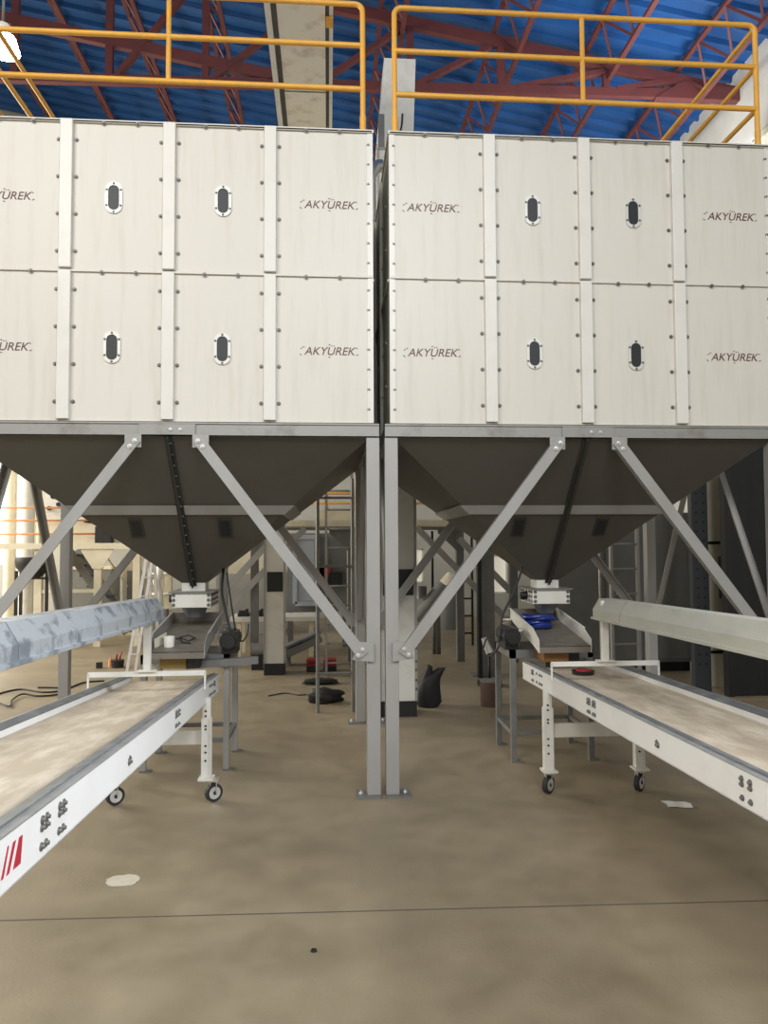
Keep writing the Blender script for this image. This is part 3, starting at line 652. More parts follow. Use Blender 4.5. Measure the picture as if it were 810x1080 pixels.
c_ = atz(331, 1003)
single(MB().cyl(c_, c_+V((0, 0, .006)), .013, .011, n=16), 'floor_disc', 'black', 'small dark round puck lying on the floor near the front', 'disc')  # small disc on the floor, drawn as a plain black cylinder

# ------------------------------------------------------------------ overhead conveyor and elevators
ZC = 5.6
oc = thing('overhead_conveyor', 'long white overhead conveyor trough with stained underside running above the left bin', 'conveyor', (-.2, 6, ZC))
xa, xb = -.475, .04
mb = MB()
for y0_ in (2.0, 4.45, 6.45, 8.45): mb.box(xa+.09, y0_+.012, ZC, xb-.06, min(y0_+2.44 if y0_ < 3 else y0_+2.0, 9.0)-.012, ZC+.01)
pan = mb.build('trough_bottom', 'panel', oc)
M['stain'] = mat('stained_trough_paint', (.80, .77, .69), .5, 0, (.40, .31, .21), .75, 3.2, (1.3, 1.6, 1), lo=.50, hi=.72)
pan.data.materials[0] = M['stain']
MB().box(xa+.045, 2, ZC+.03, xa+.09, 9.0, ZC+.05).build('edge_channel', 'dpost', oc)
MB().box(xb-.06, 2, ZC+.03, xb-.03, 9.0, ZC+.05).build('edge_channel', 'dpost', oc)
MB().box(xa, 2, ZC-.01, xa+.045, 9.0, ZC+.36).build('side_plate', 'white', oc)
MB().box(xb-.03, 2, ZC-.01, xb, 9.0, ZC+.36).build('side_plate', 'white', oc)
MB().box(xa, 2, ZC+.35, xb, 9.0, ZC+.36).build('trough_cover', 'white', oc)
for y in (3.4, 6.2, 8.9):
    for x in (xa+.02, xb-.02): MB().cyl((x, y, ZC+.36), (x, y, roofz(x)-.05), .012, n=8).build('hanger_rod', 'dpost', oc)
MB().box(xb-.055, 5.48, ZC-.03, xb-.0, 5.58, ZC-.01).build('yellow_bracket', 'yellow', oc)

def elevator(xa, xb, y, top, label, winz, facemat):
    t = thing('bucket_elevator', label, 'bucket elevator', ((xa+xb)/2, y+.12, 0)); dp = .26
    MB().box(xa-.005, y-.015, 0, xb+.005, y+dp+.01, .14).build('boot', 'black', t)
    sh = MB().box(xa, y, .14, xb, y+dp, top).build('leg_casing', facemat, t)
    mb = MB()
    for x in (xa, xb): mb.box(x-.012, y-.008, .14, x+.012, y, top)
    z = .5
    mb.build('corner_flange', 'post', t)
    MB().box(xa+.03, y-.012, winz, xb-.02, y-.001, winz+.24).build('inspection_door', 'black', t)
    return t, dp
t, dp = elevator(*[at(x, 660, 9.15).x for x in (279, 300)], 9.15, 5.55, 'white bucket elevator leg standing behind the left bin', at(290, 624, 9.15).z, 'white')
MB().box(t.location.x-.2, 9.1, 5.55, t.location.x+.35, 9.5, 6.0).build('elevator_head', 'white', t)
t, dp = elevator(.47, .80, 6.82, 5.35, 'white bucket elevator leg standing behind the twin centre posts', at(428, 628, 6.8).z, 'white')
for z in (.25, .33, .42, .5, .62, .7): inst(BOLT, t, (.165, -.13, z))
hd = MB(); p0, p1 = at(403, 62, 6.85), at(436, 138, 6.85)
hd.prism([(.46, 6.78, 5.3), (.80, 6.78, 5.3), (.83, 6.78, 6.17), (.53, 6.78, 6.17)], (0, .36, 0)).build('elevator_head', 'white', t)
MB().box(.47, 6.775, 5.3, .53, 6.778, 5.62).build('head_door', 'dpost', t)
cable('cable', [(.70, 6.76, 5.62), (.69, 6.75, 5.5), (.66, 6.75, 5.4), (.62, 6.76, 5.34)], .009, 'rubber', 'short black cable on the elevator head above the gap between bins')
# motor unit on top of the right bin
zb = Z3+.008
mt = thing('gear_motor', 'dark gear motor in a white frame on top of the right bin behind the rail', 'motor', (.9, 6.2, zb))
mb = MB(); a, b = .62, 1.42; yy = 6.1; zt_ = 4.83
for x in (a, b): mb.box(x-.012, yy-.012, zb, x+.012, yy+.012, zt_); mb.box(x-.012, yy+.4, zb, x+.012, yy+.424, zt_)
for y in (yy, yy+.412): mb.box(a, y-.012, zt_-.024, b, y+.012, zt_)
for x in (a, b): mb.box(x-.012, yy, zt_-.024, x+.012, yy+.412, zt_)
mb.box(a, yy, zb+.28, b, yy+.41, zb+.30)
mb.build('support_frame', 'white', mt)
MB().cyl((.70, yy+.2, 4.70), (1.12, yy+.2, 4.70), .088, n=24).build('motor_body', 'black', mt)
mb = MB().cyl((1.12, yy+.2, 4.70), (1.22, yy+.2, 4.70), .075, n=24); mb.box(.86, yy+.12, 4.77, 1.0, yy+.28, 4.85); mb.build('motor_cap', 'dark', mt)
MB().box(.47, yy+.05, zb, .66, yy+.35, 4.80).build('gearbox', 'beam', mt)
dt = single(MB().tube([(.35, 6.10, 4.28), (.345, 6.10, 4.52), (.35, 6.12, 4.68), (.40, 6.15, 4.78), (.46, 6.17, 4.80)], .055, 16), 'flexible_duct', 'tin', 'silver flexible duct rising in the gap between the two bins', 'duct')
t = thing('ladder_hoop', 'yellow tube handrail hoop seen in the gap between the bins', 'handrail', (.30, 7.2, 0))
MB().tube([at(391, 330, 7.6), at(392, 200, 7.6), at(393, 193, 7.6), at(400, 192, 7.6), at(401, 300, 7.6)], .016, 8).build('hoop_tube', 'yellow', t)
q = at(391, 235, 7.6); q2 = at(401, 235, 7.6); MB().tube([q, q2], .014, 8).build('hoop_bar', 'yellow', t)
q = at(391, 328, 7.6); q2 = at(401, 300, 7.6)
MB().box(q.x-.03, 7.57, 0, q2.x+.03, 7.63, q2.z+.02).build('hoop_support', 'dpost', t)

# ------------------------------------------------------------------ things standing behind the bins
def ladder(xa, xb, y, z0, z1, pitch, r, mats, label, name='ladder', lean=0):
    t = thing(name, label, 'ladder', ((xa+xb)/2, y, z0))
    for x in (xa, xb): MB().bar((x, y, z0), (x, y+lean, z1), .03, .05, (0, 1, 0)).build('ladder_rail', mats, t)
    z = z0+pitch*.7
    while z < z1-.05:
        yy = y+lean*(z-z0)/(z1-z0); MB().cyl((xa, yy, z), (xb, yy, z), r, n=8).build('rung', mats, t); z += pitch
    return t
def X(px, Y): return at(px, 577, Y).x
def Z(py, Y, px=405): return at(px, py, Y).z
ladder(X(344, 9.0), X(371, 9.0), 9.0, 0, 2.6, .23, .012, 'post', 'grey steel ladder standing behind the left hopper near the centre posts')
t = thing('pipe_stand', 'thin grey pipe stand with cross bars left of the centre posts', 'stand', (X(335, 7.05), 7.05, 0))
xx = X(335, 7.05); x2 = X(372, 7.05)
MB().cyl((xx, 7.05, 0), (xx, 7.05, 2.2), .018, n=12).build('upright', 'dpost', t)
MB().cyl((x2, 7.05, 0), (x2, 7.05, 2.2), .018, n=12).build('upright', 'dpost', t)
for py in (525, 597, 709): MB().cyl((xx, 7.05, Z(py, 7.05)), (x2, 7.05, Z(py, 7.05)), .013, n=10).build('cross_bar', 'dpost', t)
# white portal frame further back
PY = 9.9
t = thing('portal_frame', 'white steel platform frame with haunched corners behind the centre posts', 'platform frame', (X(375, PY), PY, 0))
xa, xb = X(230, PY), X(546, PY)
MB().box(xa, PY, Z(555, PY), xb, PY+.65, Z(548.5, PY)).build('platform_beam', 'cream', t)
MB().box(xa, PY+.02, Z(559, PY), xb, PY+.08, Z(556, PY)).build('under_beam', 'dpost', t)
for px, s in ((371, -1), (268, 1), (486, -1)):
    x = X(px, PY); MB().box(x-.05, PY+.05, 0, x+.05, PY+.15, Z(556, PY)).build('post', 'dpost', t)
    z = Z(558, PY); MB().prism([(x, PY+.06, z), (x+s*.30, PY+.06, z), (x+s*.30, PY+.06, z-.05), (x+s*.02, PY+.06, z-.32), (x, PY+.06, z-.34)], (0, .03, 0)).build('haunch', 'dpost', t)
MB().box(X(335, PY), PY+.5, Z(548.5, PY), X(420, PY), PY+.6, Z(536, PY)).build('toe_panel', 'cream', t)
for py in (528, 517):
    MB().cyl((xa, PY+.6, Z(py, PY)), (xb, PY+.6, Z(py, PY)), .018, n=8).build('guard_tube', 'yellow', t)
for px in (300, 345, 375, 440, 475):
    MB().cyl((X(px, PY), PY+.6, Z(549, PY)), (X(px, PY), PY+.6, Z(517, PY)), .015, n=8).build('guard_post', 'yellow', t)
for pts in (((236, 647), (322, 557)), ((236, 624), (288, 568)), ((439, 556), (530, 649)), ((484, 568), (542, 627))):
    MB().bar(at(*pts[0], PY-.06), at(*pts[1], PY-.06), .08, .06, (0, 1, 0)).build('strut', 'post', t)
for px in (236, 541):
    x = X(px, PY-.06); MB().box(x-.05, PY-.1, 0, x+.05, PY, Z(560, PY)).build('post', 'dpost', t)
# work table
TBY = 10.6
t = thing('work_table', 'white-topped work table behind the left feeder', 'table', (X(290, TBY), TBY, 0))
MB().box(X(243, TBY), TBY, Z(654, TBY), X(334, TBY), TBY+.7, Z(649.5, TBY)).build('table_top', 'white', t)
for px in (252, 328):
    for dy in (.05, .6): x = X(px, TBY); MB().box(x-.03, TBY+dy, 0, x+.03, TBY+dy+.06, Z(654, TBY)).build('leg', 'cream', t)
for px, nm in ((256, 'left'), (272, 'right')):
    x = X(px, TBY); z = Z(649.5, TBY)
    mb = MB().box(x-.08, TBY+.1, z, x+.08, TBY+.3, z+.05); mb.cyl((x-.06, TBY+.12, z+.06), (x+.06, TBY+.12, z+.06), .03, n=12); mb.box(x+.02, TBY+.2, z+.05, x+.06, TBY+.26, z+.1)
    single(mb, 'power_tool', 'black', 'black hand tool on the white work table, the %s one of two' % nm, 'tool', 'tools on the work table')
# red tool cases, black bundles on the floor
for k, (px, w_) in enumerate(((328, .16), (346, .16))):
    p = atz(px+2, 709); t = thing('tool_case', 'red-lidded black tool case on the floor, %s of the two behind the pipe stand' % ('left' if k == 0 else 'right'), 'tool case', p, 'red tool cases on the floor')
    MB().box(p.x-w_/2, p.y, 0, p.x+w_/2, p.y+.2, .07).build('case_body', 'black', t, .005)
    MB().box(p.x-w_/2, p.y, .07, p.x+w_/2, p.y+.2, .155).build('case_lid', 'redp', t, .008)
    MB().tube([(p.x-.05, p.y-.01, .10), (p.x-.05, p.y-.03, .12), (p.x+.05, p.y-.03, .12), (p.x+.05, p.y-.01, .10)], .007, 6).build('case_handle', 'black', t)
def lumpy(c, rx, ry, rz, seed, name, mats, label, cat, top=1.0, n=3):
    bm = bmesh.new(); bmesh.ops.create_icosphere(bm, subdivisions=n, radius=1); rnd = random.Random(seed)
    ph = [rnd.uniform(0, 6) for _ in range(6)]
    for v in bm.verts:
        x, y, z = v.co; k = 1+.16*math.sin(4*x+ph[0])*math.cos(5*y+ph[1])+.12*math.sin(9*z+ph[2]+3*x)+.08*math.sin(13*x+ph[3]+7*y)
        zz = max(z*k, -.75); v.co = V((x*k*rx, y*k*ry, (zz+.75)*rz*top))
    me = bpy.data.meshes.new(name); bm.to_mesh(me); bm.free(); me.materials.append(M[mats])
    for p in me.polygons: p.use_smooth = True
    o = bpy.data.objects.new(name, me); C.collection.objects.link(o); o.location = c
    zmin = min(v.co.z for v in me.vertices); me.transform(Matrix.Translation((0, 0, -zmin)))
    return tag(o, label, cat)
lumpy(atz(343, 741), .165, .1, .085, 3, 'cloth_bundle', 'cloth', 'lumpy black bundle on the floor behind the pipe stand', 'bundle')
lumpy(atz(338, 721), .20, .1, .035, 8, 'cable_heap', 'cloth', 'low heap of dark cable on the floor before the red tool cases', 'cable heap')
cable('cable', [atz(283, 734, .006), atz(300, 731, .006), atz(315, 733, .006), atz(326, 732, .012)], .006, 'rubber', 'thin dark wire trailing left from the black bundle')
# black sack leaning at the elevator
c_ = atz(452, 745); bm = MB()
def blob(rings, n=16, seed=1):
    rnd = random.Random(seed); out = []
    for (x, y, z, rx_, ry_) in rings:
        out.append([c_+V((x+rx_*math.cos(2*math.pi*k/n)*rnd.uniform(.88, 1.08), y+ry_*math.sin(2*math.pi*k/n)*rnd.uniform(.9, 1.08), z)) for k in range(n)])
    return out
bm.loft(blob([(0, 0, 0, .10, .09), (0, 0, .05, .13, .11), (-.01, 0, .16, .125, .1), (.0, 0, .22, .11, .09), (.03, 0, .27, .10, .07), (.085, 0, .33, .06, .045), (.135, 0, .37, .035, .03)]), smooth=True)
bm.loft(blob([(-.02, 0, .20, .08, .06), (-.01, 0, .30, .05, .045), (.01, 0, .38, .03, .03), (.0, 0, .40, .015, .015)], seed=4), smooth=True)
single(bm, 'black_sack', 'cloth', 'black sack with twisted neck on the floor by the right elevator leg', 'sack')
c_ = atz(518, 744)
t = thing('waste_drum', 'round brown carton drum on the floor left of the right feeder', 'drum', c_)
MB().cyl(c_, c_+V((0, 0, .235)), .105, .105, n=24).build('drum_body', 'brown', t)
MB().cyl(c_+V((0, 0, .235)), c_+V((0, 0, .245)), .11, .11, n=24).build('drum_lid', 'dpost', t)

# grey machine with pale blue frame, crates, small conveyor (behind the left elevator leg)
MY = 11.45
t = thing('cleaning_machine', 'grey seed cleaning machine with pale blue door frame behind the work table', 'machine', (X(322, MY), MY, 0))
MB().box(X(303, MY), MY+.1, .55, X(366, MY), MY+1.2, Z(562, MY)).build('machine_body', 'greyp', t)
mb = MB(); xa, xb, za, zb_ = X(311, MY), X(334, MY), Z(636, MY), Z(566, MY)
mb.bar((xa, MY+.05, za), (xa, MY+.05, zb_), .07, .07, (1, 0, 0)); mb.bar((xb, MY+.05, za), (xb, MY+.05, zb_), .06, .07, (1, 0, 0))
mb.bar((xa, MY+.05, za), (xb, MY+.05, za), .07, .07); mb.bar((xa, MY+.05, zb_), (xb, MY+.05, zb_), .07, .07); mb.build('door_frame', 'bframe', t)
MB().box(xa+.04, MY+.04, za+.04, xb-.04, MY+.06, zb_-.04).build('door_glass', 'bframe', t)
for x in (X(306, MY), X(364, MY)): MB().box(x-.04, MY+.15, 0, x+.04, MY+.25, .56).build('leg', 'dpost', t)
MB().box(X(337, MY), MY-.02, Z(607, MY), X(349, MY), MY+.1, Z(597, MY)).build('red_guard', 'redp', t)
MB().box(X(337, MY), MY-.02, Z(618, MY), X(342, MY), MY+.1, Z(597, MY)).build('red_guard', 'redp', t)
MB().box(X(347, MY), MY-.04, Z(617, MY), X(361, MY), MY+.1, Z(603, MY)).build('control_box', 'black', t)
CY = 9.9
t = thing('small_conveyor', 'small dark inclined conveyor on legs behind the left elevator', 'conveyor', (X(318, CY), CY, 0))
MB().bar(at(300, 690, CY), at(338, 672, CY), .3, .10, (0, 0, 1)).build('conveyor_bed', 'greyp', t)
MB().bar(at(300, 682, CY), at(338, 666, CY), .32, .03, (0, 0, 1)).build('conveyor_belt', 'strip', t)
for px, py in ((305, 688), (333, 676)): x = X(px, CY); MB().box(x-.02, CY-.1, 0, x+.02, CY+.1, Z(py, CY)).build('leg', 'dpost', t)
mb = MB(); x = X(272, 9.6)
t = thing('small_motor', 'small grey motor on the floor left of the elevator boot', 'motor', (x, 9.6, 0))
MB().cyl((x-.08, 9.6, .25), (x+.08, 9.6, .25), .08, n=18).build('motor_body', 'dpost', t)
MB().box(x-.07, 9.54, 0, x+.07, 9.66, .18).build('motor_foot', 'dark', t)

# left: raised machine platform seen under the left hopper
LY = 12.0
t = thing('machine_platform', 'long cream steel platform with gusseted posts at the far left', 'platform', (X(70, LY), LY, 0))
MB().box(X(-90, LY), LY, Z(577.5, LY), X(146, LY), LY+1.0, Z(571.5, LY)).build('platform_deck', 'cream', t)
for px in (-40, 39, 102, 143):
    x = X(px, LY); h_ = .055; MB().box(x-h_, LY+.05, 0, x+h_, LY+.16, Z(577, LY)).build('platform_post', 'cream', t)
for px in (102, -40):
    x = X(px, LY); z = Z(577, LY); MB().prism([(x-.25, LY+.03, z), (x+.25, LY+.03, z), (x+.25, LY+.03, z-.04), (x+.07, LY+.03, z-.32), (x-.07, LY+.03, z-.32), (x-.25, LY+.03, z-.04)], (0, .02, 0)).build('gusset', 'cream', t)
MB().box(X(39, LY), LY+.06, Z(622.5, LY), X(102, LY), LY+.14, Z(619, LY)).build('tie_beam', 'cream', t)
MB().box(X(39, LY), LY+.06, Z(651, LY), X(102, LY), LY+.14, Z(648, LY)).build('tie_beam', 'cream', t)
for py in (535, 548, 562):
    MB().cyl((X(-90, LY), LY+.1, Z(py, LY)), (X(146, LY), LY+.1, Z(py, LY)), .016, n=8).build('guard_tube', 'orange', t)
for px in (-30, 42, 103): MB().cyl((X(px, LY), LY+.1, Z(572, LY)), (X(px, LY), LY+.1, Z(535, LY)), .016, n=8).build('guard_post', 'orange', t)
LM = 12.25; zd = Z(571.5, LY)
t = thing('seed_machine', 'cream box-shaped seed machine standing on the far left platform', 'machine', (X(80, LM), LM, zd))
MB().box(X(44, LM), LM, zd, X(118, LM), LM+.7, Z(548, LM)).build('machine_body', 'cream', t)
MB().prism([at(47, 542, LM), at(66, 545, LM), at(73, 528, LM), at(68, 518, LM), at(48, 516, LM)], (0, .5, 0)).build('angled_head', 'white', t)
for a in ((52, 536), (56, 524), (62, 532)): q = at(*a, LM); MB().cyl(q, q-V((0, .03, 0)), .035, n=10).build('bolt_head', 'black', t)
MB().prism([at(64, 541, LM), at(74, 543, LM), at(74, 533, LM), at(67, 532, LM)], (0, .3, 0)).build('orange_cover', 'orange', t)
MB().prism([at(88, 551, LM), at(103, 553, LM), at(98, 545, LM), at(90, 542, LM)], (0, .3, 0)).build('side_chute', 'white', t)
MB().box(X(104, LM), LM-.2, zd, X(120, LM), LM, Z(555, LM)).build('dark_cabinet', 'black', t)
MB().box(X(118, LM), LM, zd, X(148, LM), LM+.6, Z(565, LM)).build('low_box', 'cream', t)
for px, w_, mm in ((10, .10, 'cream'), (27, .15, 'white'), (40.5, .05, 'cream')):
    x = X(px, 14.4); single(MB().cyl((x, 14.4, 0), (x, 14.4, 4.6), w_, n=16), 'vertical_pipe', mm, {10: 'cream vertical pipe furthest left behind the platform', 27: 'thick white vertical pipe behind the far left platform', 40.5: 'thin cream vertical pipe beside the thick white one at far left'}[px], 'pipe', 'pipes rising behind the far left platform')
BY = 11.4; x0, x1 = X(8, BY), X(46, BY)
t = thing('hopper_tank', 'black rounded tank on a dark leg frame under the far left platform', 'tank', ((x0+x1)/2, BY, 0)); xm = (x0+x1)/2; rr = (x1-x0)/2
rings = [[V((xm+rr*k*math.cos(a*2*math.pi/20), BY+.3+rr*k*math.sin(a*2*math.pi/20), z)) for a in range(20)] for k, z in ((.98, Z(586, BY)), (1, Z(590, BY)), (.95, Z(596, BY)), (.75, Z(601, BY)), (.5, Z(606, BY)), (.3, Z(608, BY)))]
MB().loft(rings, smooth=True).build('tank_bowl', 'black', t)
for px in (9, 14, 42): x = X(px, BY); MB().box(x-.02, BY+.28, 0, x+.02, BY+.32, Z(600, BY)).build('tank_leg', 'black', t)
MB().box(X(9, BY), BY+.28, Z(607, BY), X(42, BY), BY+.32, Z(609, BY)).build('tank_rail', 'black', t)
def stairs(a, b, Y, w_, label, n=8):
    p, q = at(*a, Y), at(*b, Y); t = thing('metal_stairs', label, 'stairs', (q.x, Y, 0))
    for y in (Y, Y+w_): MB().bar(p+V((0, y-Y, 0)), q+V((0, y-Y, 0)), .03, .14, (0, 0, 1)).build('stringer', 'dpost', t)
    for k in range(n): c_ = p.lerp(q, (k+.5)/n); MB().box(c_.x-.12, Y, c_.z-.015, c_.x+.12, Y+w_, c_.z+.015).build('tread', 'dark', t)
    for y in (Y,): MB().tube([p+V((0, 0, .8)), q+V((0, 0, .8))], .016, 6).build('handrail', 'cream', t)
stairs((72, 580), (134, 668), 13.08, .45, 'dark metal stairs descending behind the far left platform posts')
MX = 13.2
t = thing('grey_bin', 'grey square bin below the far left platform', 'bin', (X(70, MX), MX, 0))
MB().box(X(46, MX), MX+.95, 0, X(100, MX), MX+1.6, Z(600, MX)).build('bin_body', 'greyp', t); MB().box(X(45, MX), MX+.93, Z(600, MX), X(101, MX), MX+1.62, Z(597, MX)).build('bin_rim', 'cream', t)
# stepladder, post and pipes between platform and hopper
SY = 9.6
t = thing('stepladder', 'white metal stepladder standing behind the left hood', 'stepladder', (X(145, SY), SY, 0))
for a, b, dy in (((134, 706), (151, 590), 0), ((143, 706), (158, 588), 0), ((158, 702), (160, 590), .5), ((150, 702), (154, 600), .5)):
    p, q = at(*a, SY), at(*b, SY); p = V((p.x, SY+dy, 0)); q = V((q.x, SY+.15, q.z)); MB().bar(p, q, .035, .03, (0, 1, 0)).build('stile', 'cframe', t)
for k in range(5):
    u = .15+k*.17; p = V((at(134, 706, SY).x, SY, 0)).lerp(V((at(151, 590, SY).x, SY+.15, at(151, 590, SY).z)), u); q = V((at(143, 706, SY).x, SY, 0)).lerp(V((at(158, 588, SY).x, SY+.15, at(158, 588, SY).z)), u)
    MB().bar(p, q, .05, .015).build('step', 'cframe', t)
t = thing('cream_chute', 'cream bent chute pipe behind the gate box of the left hopper', 'chute', (X(168, 10.55), 10.55, 0))
MB().tube([at(170, 590, 10.55), at(168, 606, 10.55), at(165, 613, 10.55), at(168, 626, 10.55), at(168, 640, 10.55)], .05, 10).build('chute_pipe', 'white', t)
MB().box(X(168, 10.55)-.12, 10.45, 0, X(168, 10.55)+.12, 10.65, Z(640, 10.55)).build('chute_base', 'greyp', t)
x = X(178, 10.95)
t = thing('cream_post', 'slim cream post with pipe rails behind the left gate box', 'post', (x, 10.95, 0))
MB().box(x-.045, 10.91, 0, x+.045, 10.99, 1.9).build('post_tube', 'cream', t)
for py in (603, 624, 640): MB().cyl((X(162, 10.95), 10.89, Z(py, 10.95)), (X(196, 10.95), 10.89, Z(py, 10.95)), .014, n=8).build('pipe_rail', 'white', t)
t = thing('sorting_machine', 'cream sorting machine standing behind the left hopper brace', 'machine', (X(128, 12.6), 12.6, 0))
MB().box(X(112, 12.6), 13.6, 0, X(160, 12.6), 14.3, Z(583, 13.6)).build('machine_body', 'cream', t); MB().box(X(118, 12.6), 13.55, .5, X(136, 12.6), 13.6, Z(600, 13.6)).build('machine_door', 'greyp', t)
# floor items left
def bottle(px, py, h_, r_, mats, nm, label, cat):
    p = atz(px, py); t = thing(nm, label, cat, p)
    MB().cyl(p, p+V((0, 0, h_)), r_, r_*.92, n=16).build('body', mats, t); MB().cyl(p+V((0, 0, h_)), p+V((0, 0, h_*1.35)), r_*.4, r_*.3, n=12).build('spout', mats, t)
bottle(117, 703, .09, .035, 'orange', 'spray_can', 'small orange-red can on the floor behind the left conveyor', 'can')
p = atz(124, 704); t = thing('tool_tub', 'dark green tub with tools sticking out behind the left conveyor', 'tub', p)
MB().cyl(p, p+V((0, 0, .10)), .075, .085, n=20).build('tub_body', 'black', t)
MB().cyl(p+V((.02, 0, .08)), p+V((.05, 0, .20)), .01, n=8).build('tool_handle', 'redp', t); MB().cyl(p+V((-.02, 0, .08)), p+V((-.01, 0, .17)), .012, n=8).build('tool_handle', 'redp', t)
p = atz(104, 705); single(MB().box(p.x-.035, p.y, 0, p.x+.035, p.y+.06, .075), 'small_box', 'black', 'small black box on the floor left of the orange can', 'box', bevel=.004)
cable('cable', [atz(-6, 733, .008), atz(20, 727, .008), atz(45, 730, .008), atz(66, 728, .008), atz(88, 720, .008), atz(110, 718, .008)], .009, 'rubber', 'black cable running right across the floor behind the left conveyor')
cable('cable', [atz(-4, 740, .022), atz(10, 745, .02), atz(13, 738, .02), atz(24, 732, .024), atz(40, 734, .012), atz(62, 732, .01), atz(66, 726, .01), atz(40, 725, .01)], .009, 'rubber', 'looped black cable lying nearest behind the left conveyor')

# right: things seen beyond the right hopper
ladder(X(483, 11.6), X(497.5, 11.6), 11.6, 0, 2.1, .27, .014, 'dark', 'dark caged ladder in the distance between elevator and right feeder', lean=0)
t = thing('steel_column', 'wide dull grey steel column behind the right feeder', 'column', (X(512, 8.9), 8.9, 0))
MB().box(X(505, 8.9), 8.85, .012, X(520, 8.9), 9.0, 3.9).build('column_shaft', 'dpost', t); MB().box(X(496, 8.9), 8.8, 0, X(526, 8.9), 9.05, .012).build('base_plate', 'dpost', t)
MB().box(X(502, 8.9)-.02, 8.7, 0, X(504, 8.9), 8.8, 2.0).build('cable_pipe', 'dark', t)
t = thing('dark_machine', 'dark cylinder machine on a stand right of the elevator leg', 'machine', (X(450, 10.5), 10.5, 0))
MB().cyl(at(441, 655, 10.5), at(470, 618, 10.5), .13, n=18).build('cylinder', 'greyp', t); MB().box(X(441, 10.5), 10.45, Z(632, 10.5), X(468, 10.5), 10.9, Z(628, 10.5)).build('machine_top', 'post', t)
MB().cyl(at(444, 628, 10.5), at(444, 618, 10.5), .08, n=14).build('filter_cap', 'dpost', t)
for px in (459, 464): MB().cyl((X(px, 10.5), 10.7, 0), (X(px, 10.5), 10.7, Z(632, 10.5)), .03, n=8).build('stand_leg', 'dpost', t)
MB().cyl((X(457, 10.5), 10.6, Z(628, 10.5)), (X(457, 10.5), 10.6, Z(560, 10.5)), .018, n=8).build('riser_pipe', 'dark', t)
t = thing('cream_silo', 'small cream cone-topped hopper in the far distance', 'hopper', (X(474, 14), 14, 0))
MB().cyl((X(474, 14), 14, Z(617, 14)), (X(474, 14), 14, Z(604, 14)), .25, .04, n=16).build('cone', 'cream', t); MB().cyl((X(474, 14), 14, 0), (X(474, 14), 14, Z(617, 14)), .25, n=16).build('silo_body', 'greyp', t)
p = at(516, 688, 8.2); t = thing('chrome_stand', 'small bright tripod lamp head beside the right feeder legs', 'stand', (p.x, 8.2, 0))
MB().cyl(p, p+V((-.06, 0, .16)), .05, .03, n=14).build('reflector', 'bright', t); MB().cyl((p.x, 8.2, 0), p, .015, n=8).build('stand_pole', 'dark', t); MB().box(p.x-.12, 8.1, 0, p.x+.12, 8.3, .05).build('stand_base', 'dark', t)
# grey cabinet wall, ladder, posts and the dark partition on the right
CY = 8.9
t = thing('control_cabinet', 'tall grey sheet-metal cabinet behind the right hopper', 'cabinet', (X(660, CY), CY, .12))
zc = Z(541, CY); xa, xb = X(583, CY), X(731, CY)
MB().box(xa, CY, .12, xb, CY+.6, zc).build('cabinet_body', 'greyp', t)
for a, b in ((583, 636), (637, 684), (685, 731)):
    MB().box(X(a, CY)+.012, CY-.02, .16, X(b, CY)-.012, CY-.002, zc-.04).build('cabinet_door', 'greyp', t, .004)
MB().box(xa+.05, CY+.05, 0, xb-.05, CY+.55, .12).build('plinth', 'dark', t)
ladder(X(644, 8.0), X(672, 8.0), 8.0, 0, Z(500, 8.0), .275, .012, 'post', 'pale grey ladder in front of the grey cabinet behind the right hopper')
x = X(632, 8.1); single(MB().cyl((x, 8.1, 0), (x, 8.1, 2.2), .014, n=8), 'conduit_pipe', 'post', 'thin pale conduit pipe left of the ladder by the grey cabinet', 'pipe')
t = thing('perforated_post', 'dark perforated slotted post in front of the grey cabinet', 'post', (X(738, 7.6), 7.6, 0))
xa, xb = X(730, 7.6), X(747, 7.6)
po = MB().box(xa, 7.6, 0, xb, 7.68, 3.6).build('post_channel', 'slate', t)
mb = MB()
for k in range(32):
    z = .3+k*.1
    for x in (xa+.05, xb-.05): mb.cyl((x, 7.6, z), (x, 7.596, z), .014, n=8)
ho = mb.build('slot_holes', 'black', po); ho['kind'] = 'stuff'
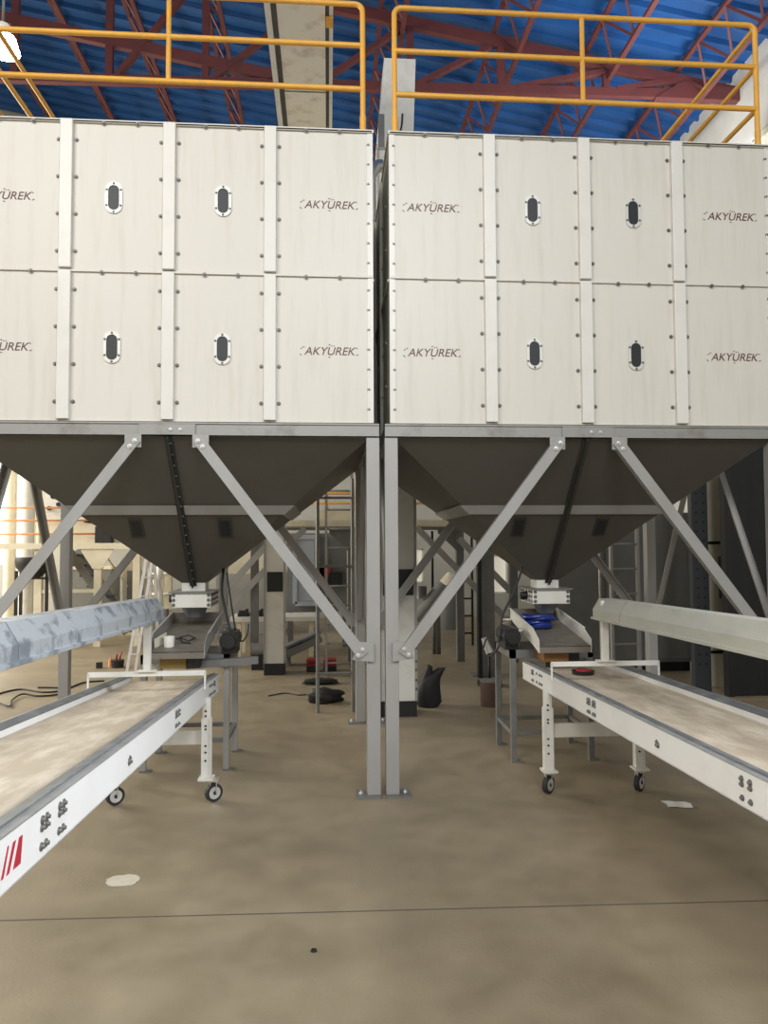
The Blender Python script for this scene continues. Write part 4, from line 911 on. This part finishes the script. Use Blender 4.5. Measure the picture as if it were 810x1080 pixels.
t = thing('white_post', 'white square post with black conduit between cabinet and dark partition', 'post', (X(754, 7.9), 7.9, 0))
xa, xb = X(747, 7.9), X(761, 7.9); MB().box(xa, 7.9, 0, xb, 8.04, 5.2).build('post_body', 'cream', t)
for py in (574, 693): MB().box(xa-.03, 7.88, Z(py+1.5, 7.9), xb+.03, 7.9, Z(py-1.5, 7.9)).build('strap', 'black', t)
MB().box(X(757, 7.9), 7.86, Z(635, 7.9), X(760, 7.9), 7.9, Z(589, 7.9)).build('conduit', 'black', t)
t = thing('dark_partition', 'tall black sheet partition at the right edge behind the right bin', 'partition', (X(830, 7.4), 7.4, 0))
xa, xb = X(763, 7.4), 5.9
MB().box(xa, 7.4, .0, xb, 7.46, Z(452, 7.4)).build('sheet', 'dark', t)
for x in (xa+.03, xa+.7, xa+1.4): MB().box(x-.03, 7.36, 0, x+.03, 7.4, Z(452, 7.4)).build('stiffener', 'black', t)
# far grey sheet machine closing the gap behind the left elevator
t = thing('sheet_bin', 'grey sheet-metal bin with sloped cream roof behind the work table', 'bin', (X(260, 13.5), 13.5, 0))
xa, xb = X(228, 13.5), X(300, 13.5)
MB().box(xa, 13.5, 0, xb, 14.6, Z(604, 13.5)).build('bin_body', 'wall', t)
MB().prism([(xa, 13.5, Z(604, 13.5)), (xb, 13.5, Z(604, 13.5)), (xb, 13.5, Z(600, 13.5)), (X(262, 13.5), 13.5, Z(572, 13.5)), (X(250, 13.5), 13.5, Z(572, 13.5))], (0, 1.0, 0)).build('bin_roof', 'cream', t)
# skylight glare at far left, drawn as an added glowing lamp
q = at(3, 42, 6.9)
t = thing('skylight_glare_lamp', 'glaring white skylight spot at the upper left corner, drawn as a lamp', 'lamp', q)
MB().cyl(q+V((0, 0, -.11)), q+V((0, 0, .02)), .15, .11, n=20).build('glare_face', 'lamp', t)
MB().cyl(q+V((0, 0, .02)), q+V((0, 0, .14)), .08, .06, n=20).build('added_housing', 'white', t)
MB().cyl(q+V((0, 0, .14)), (q.x, q.y, roofz(q.x)-.08), .012, n=8).build('added_rod', 'dpost', t)
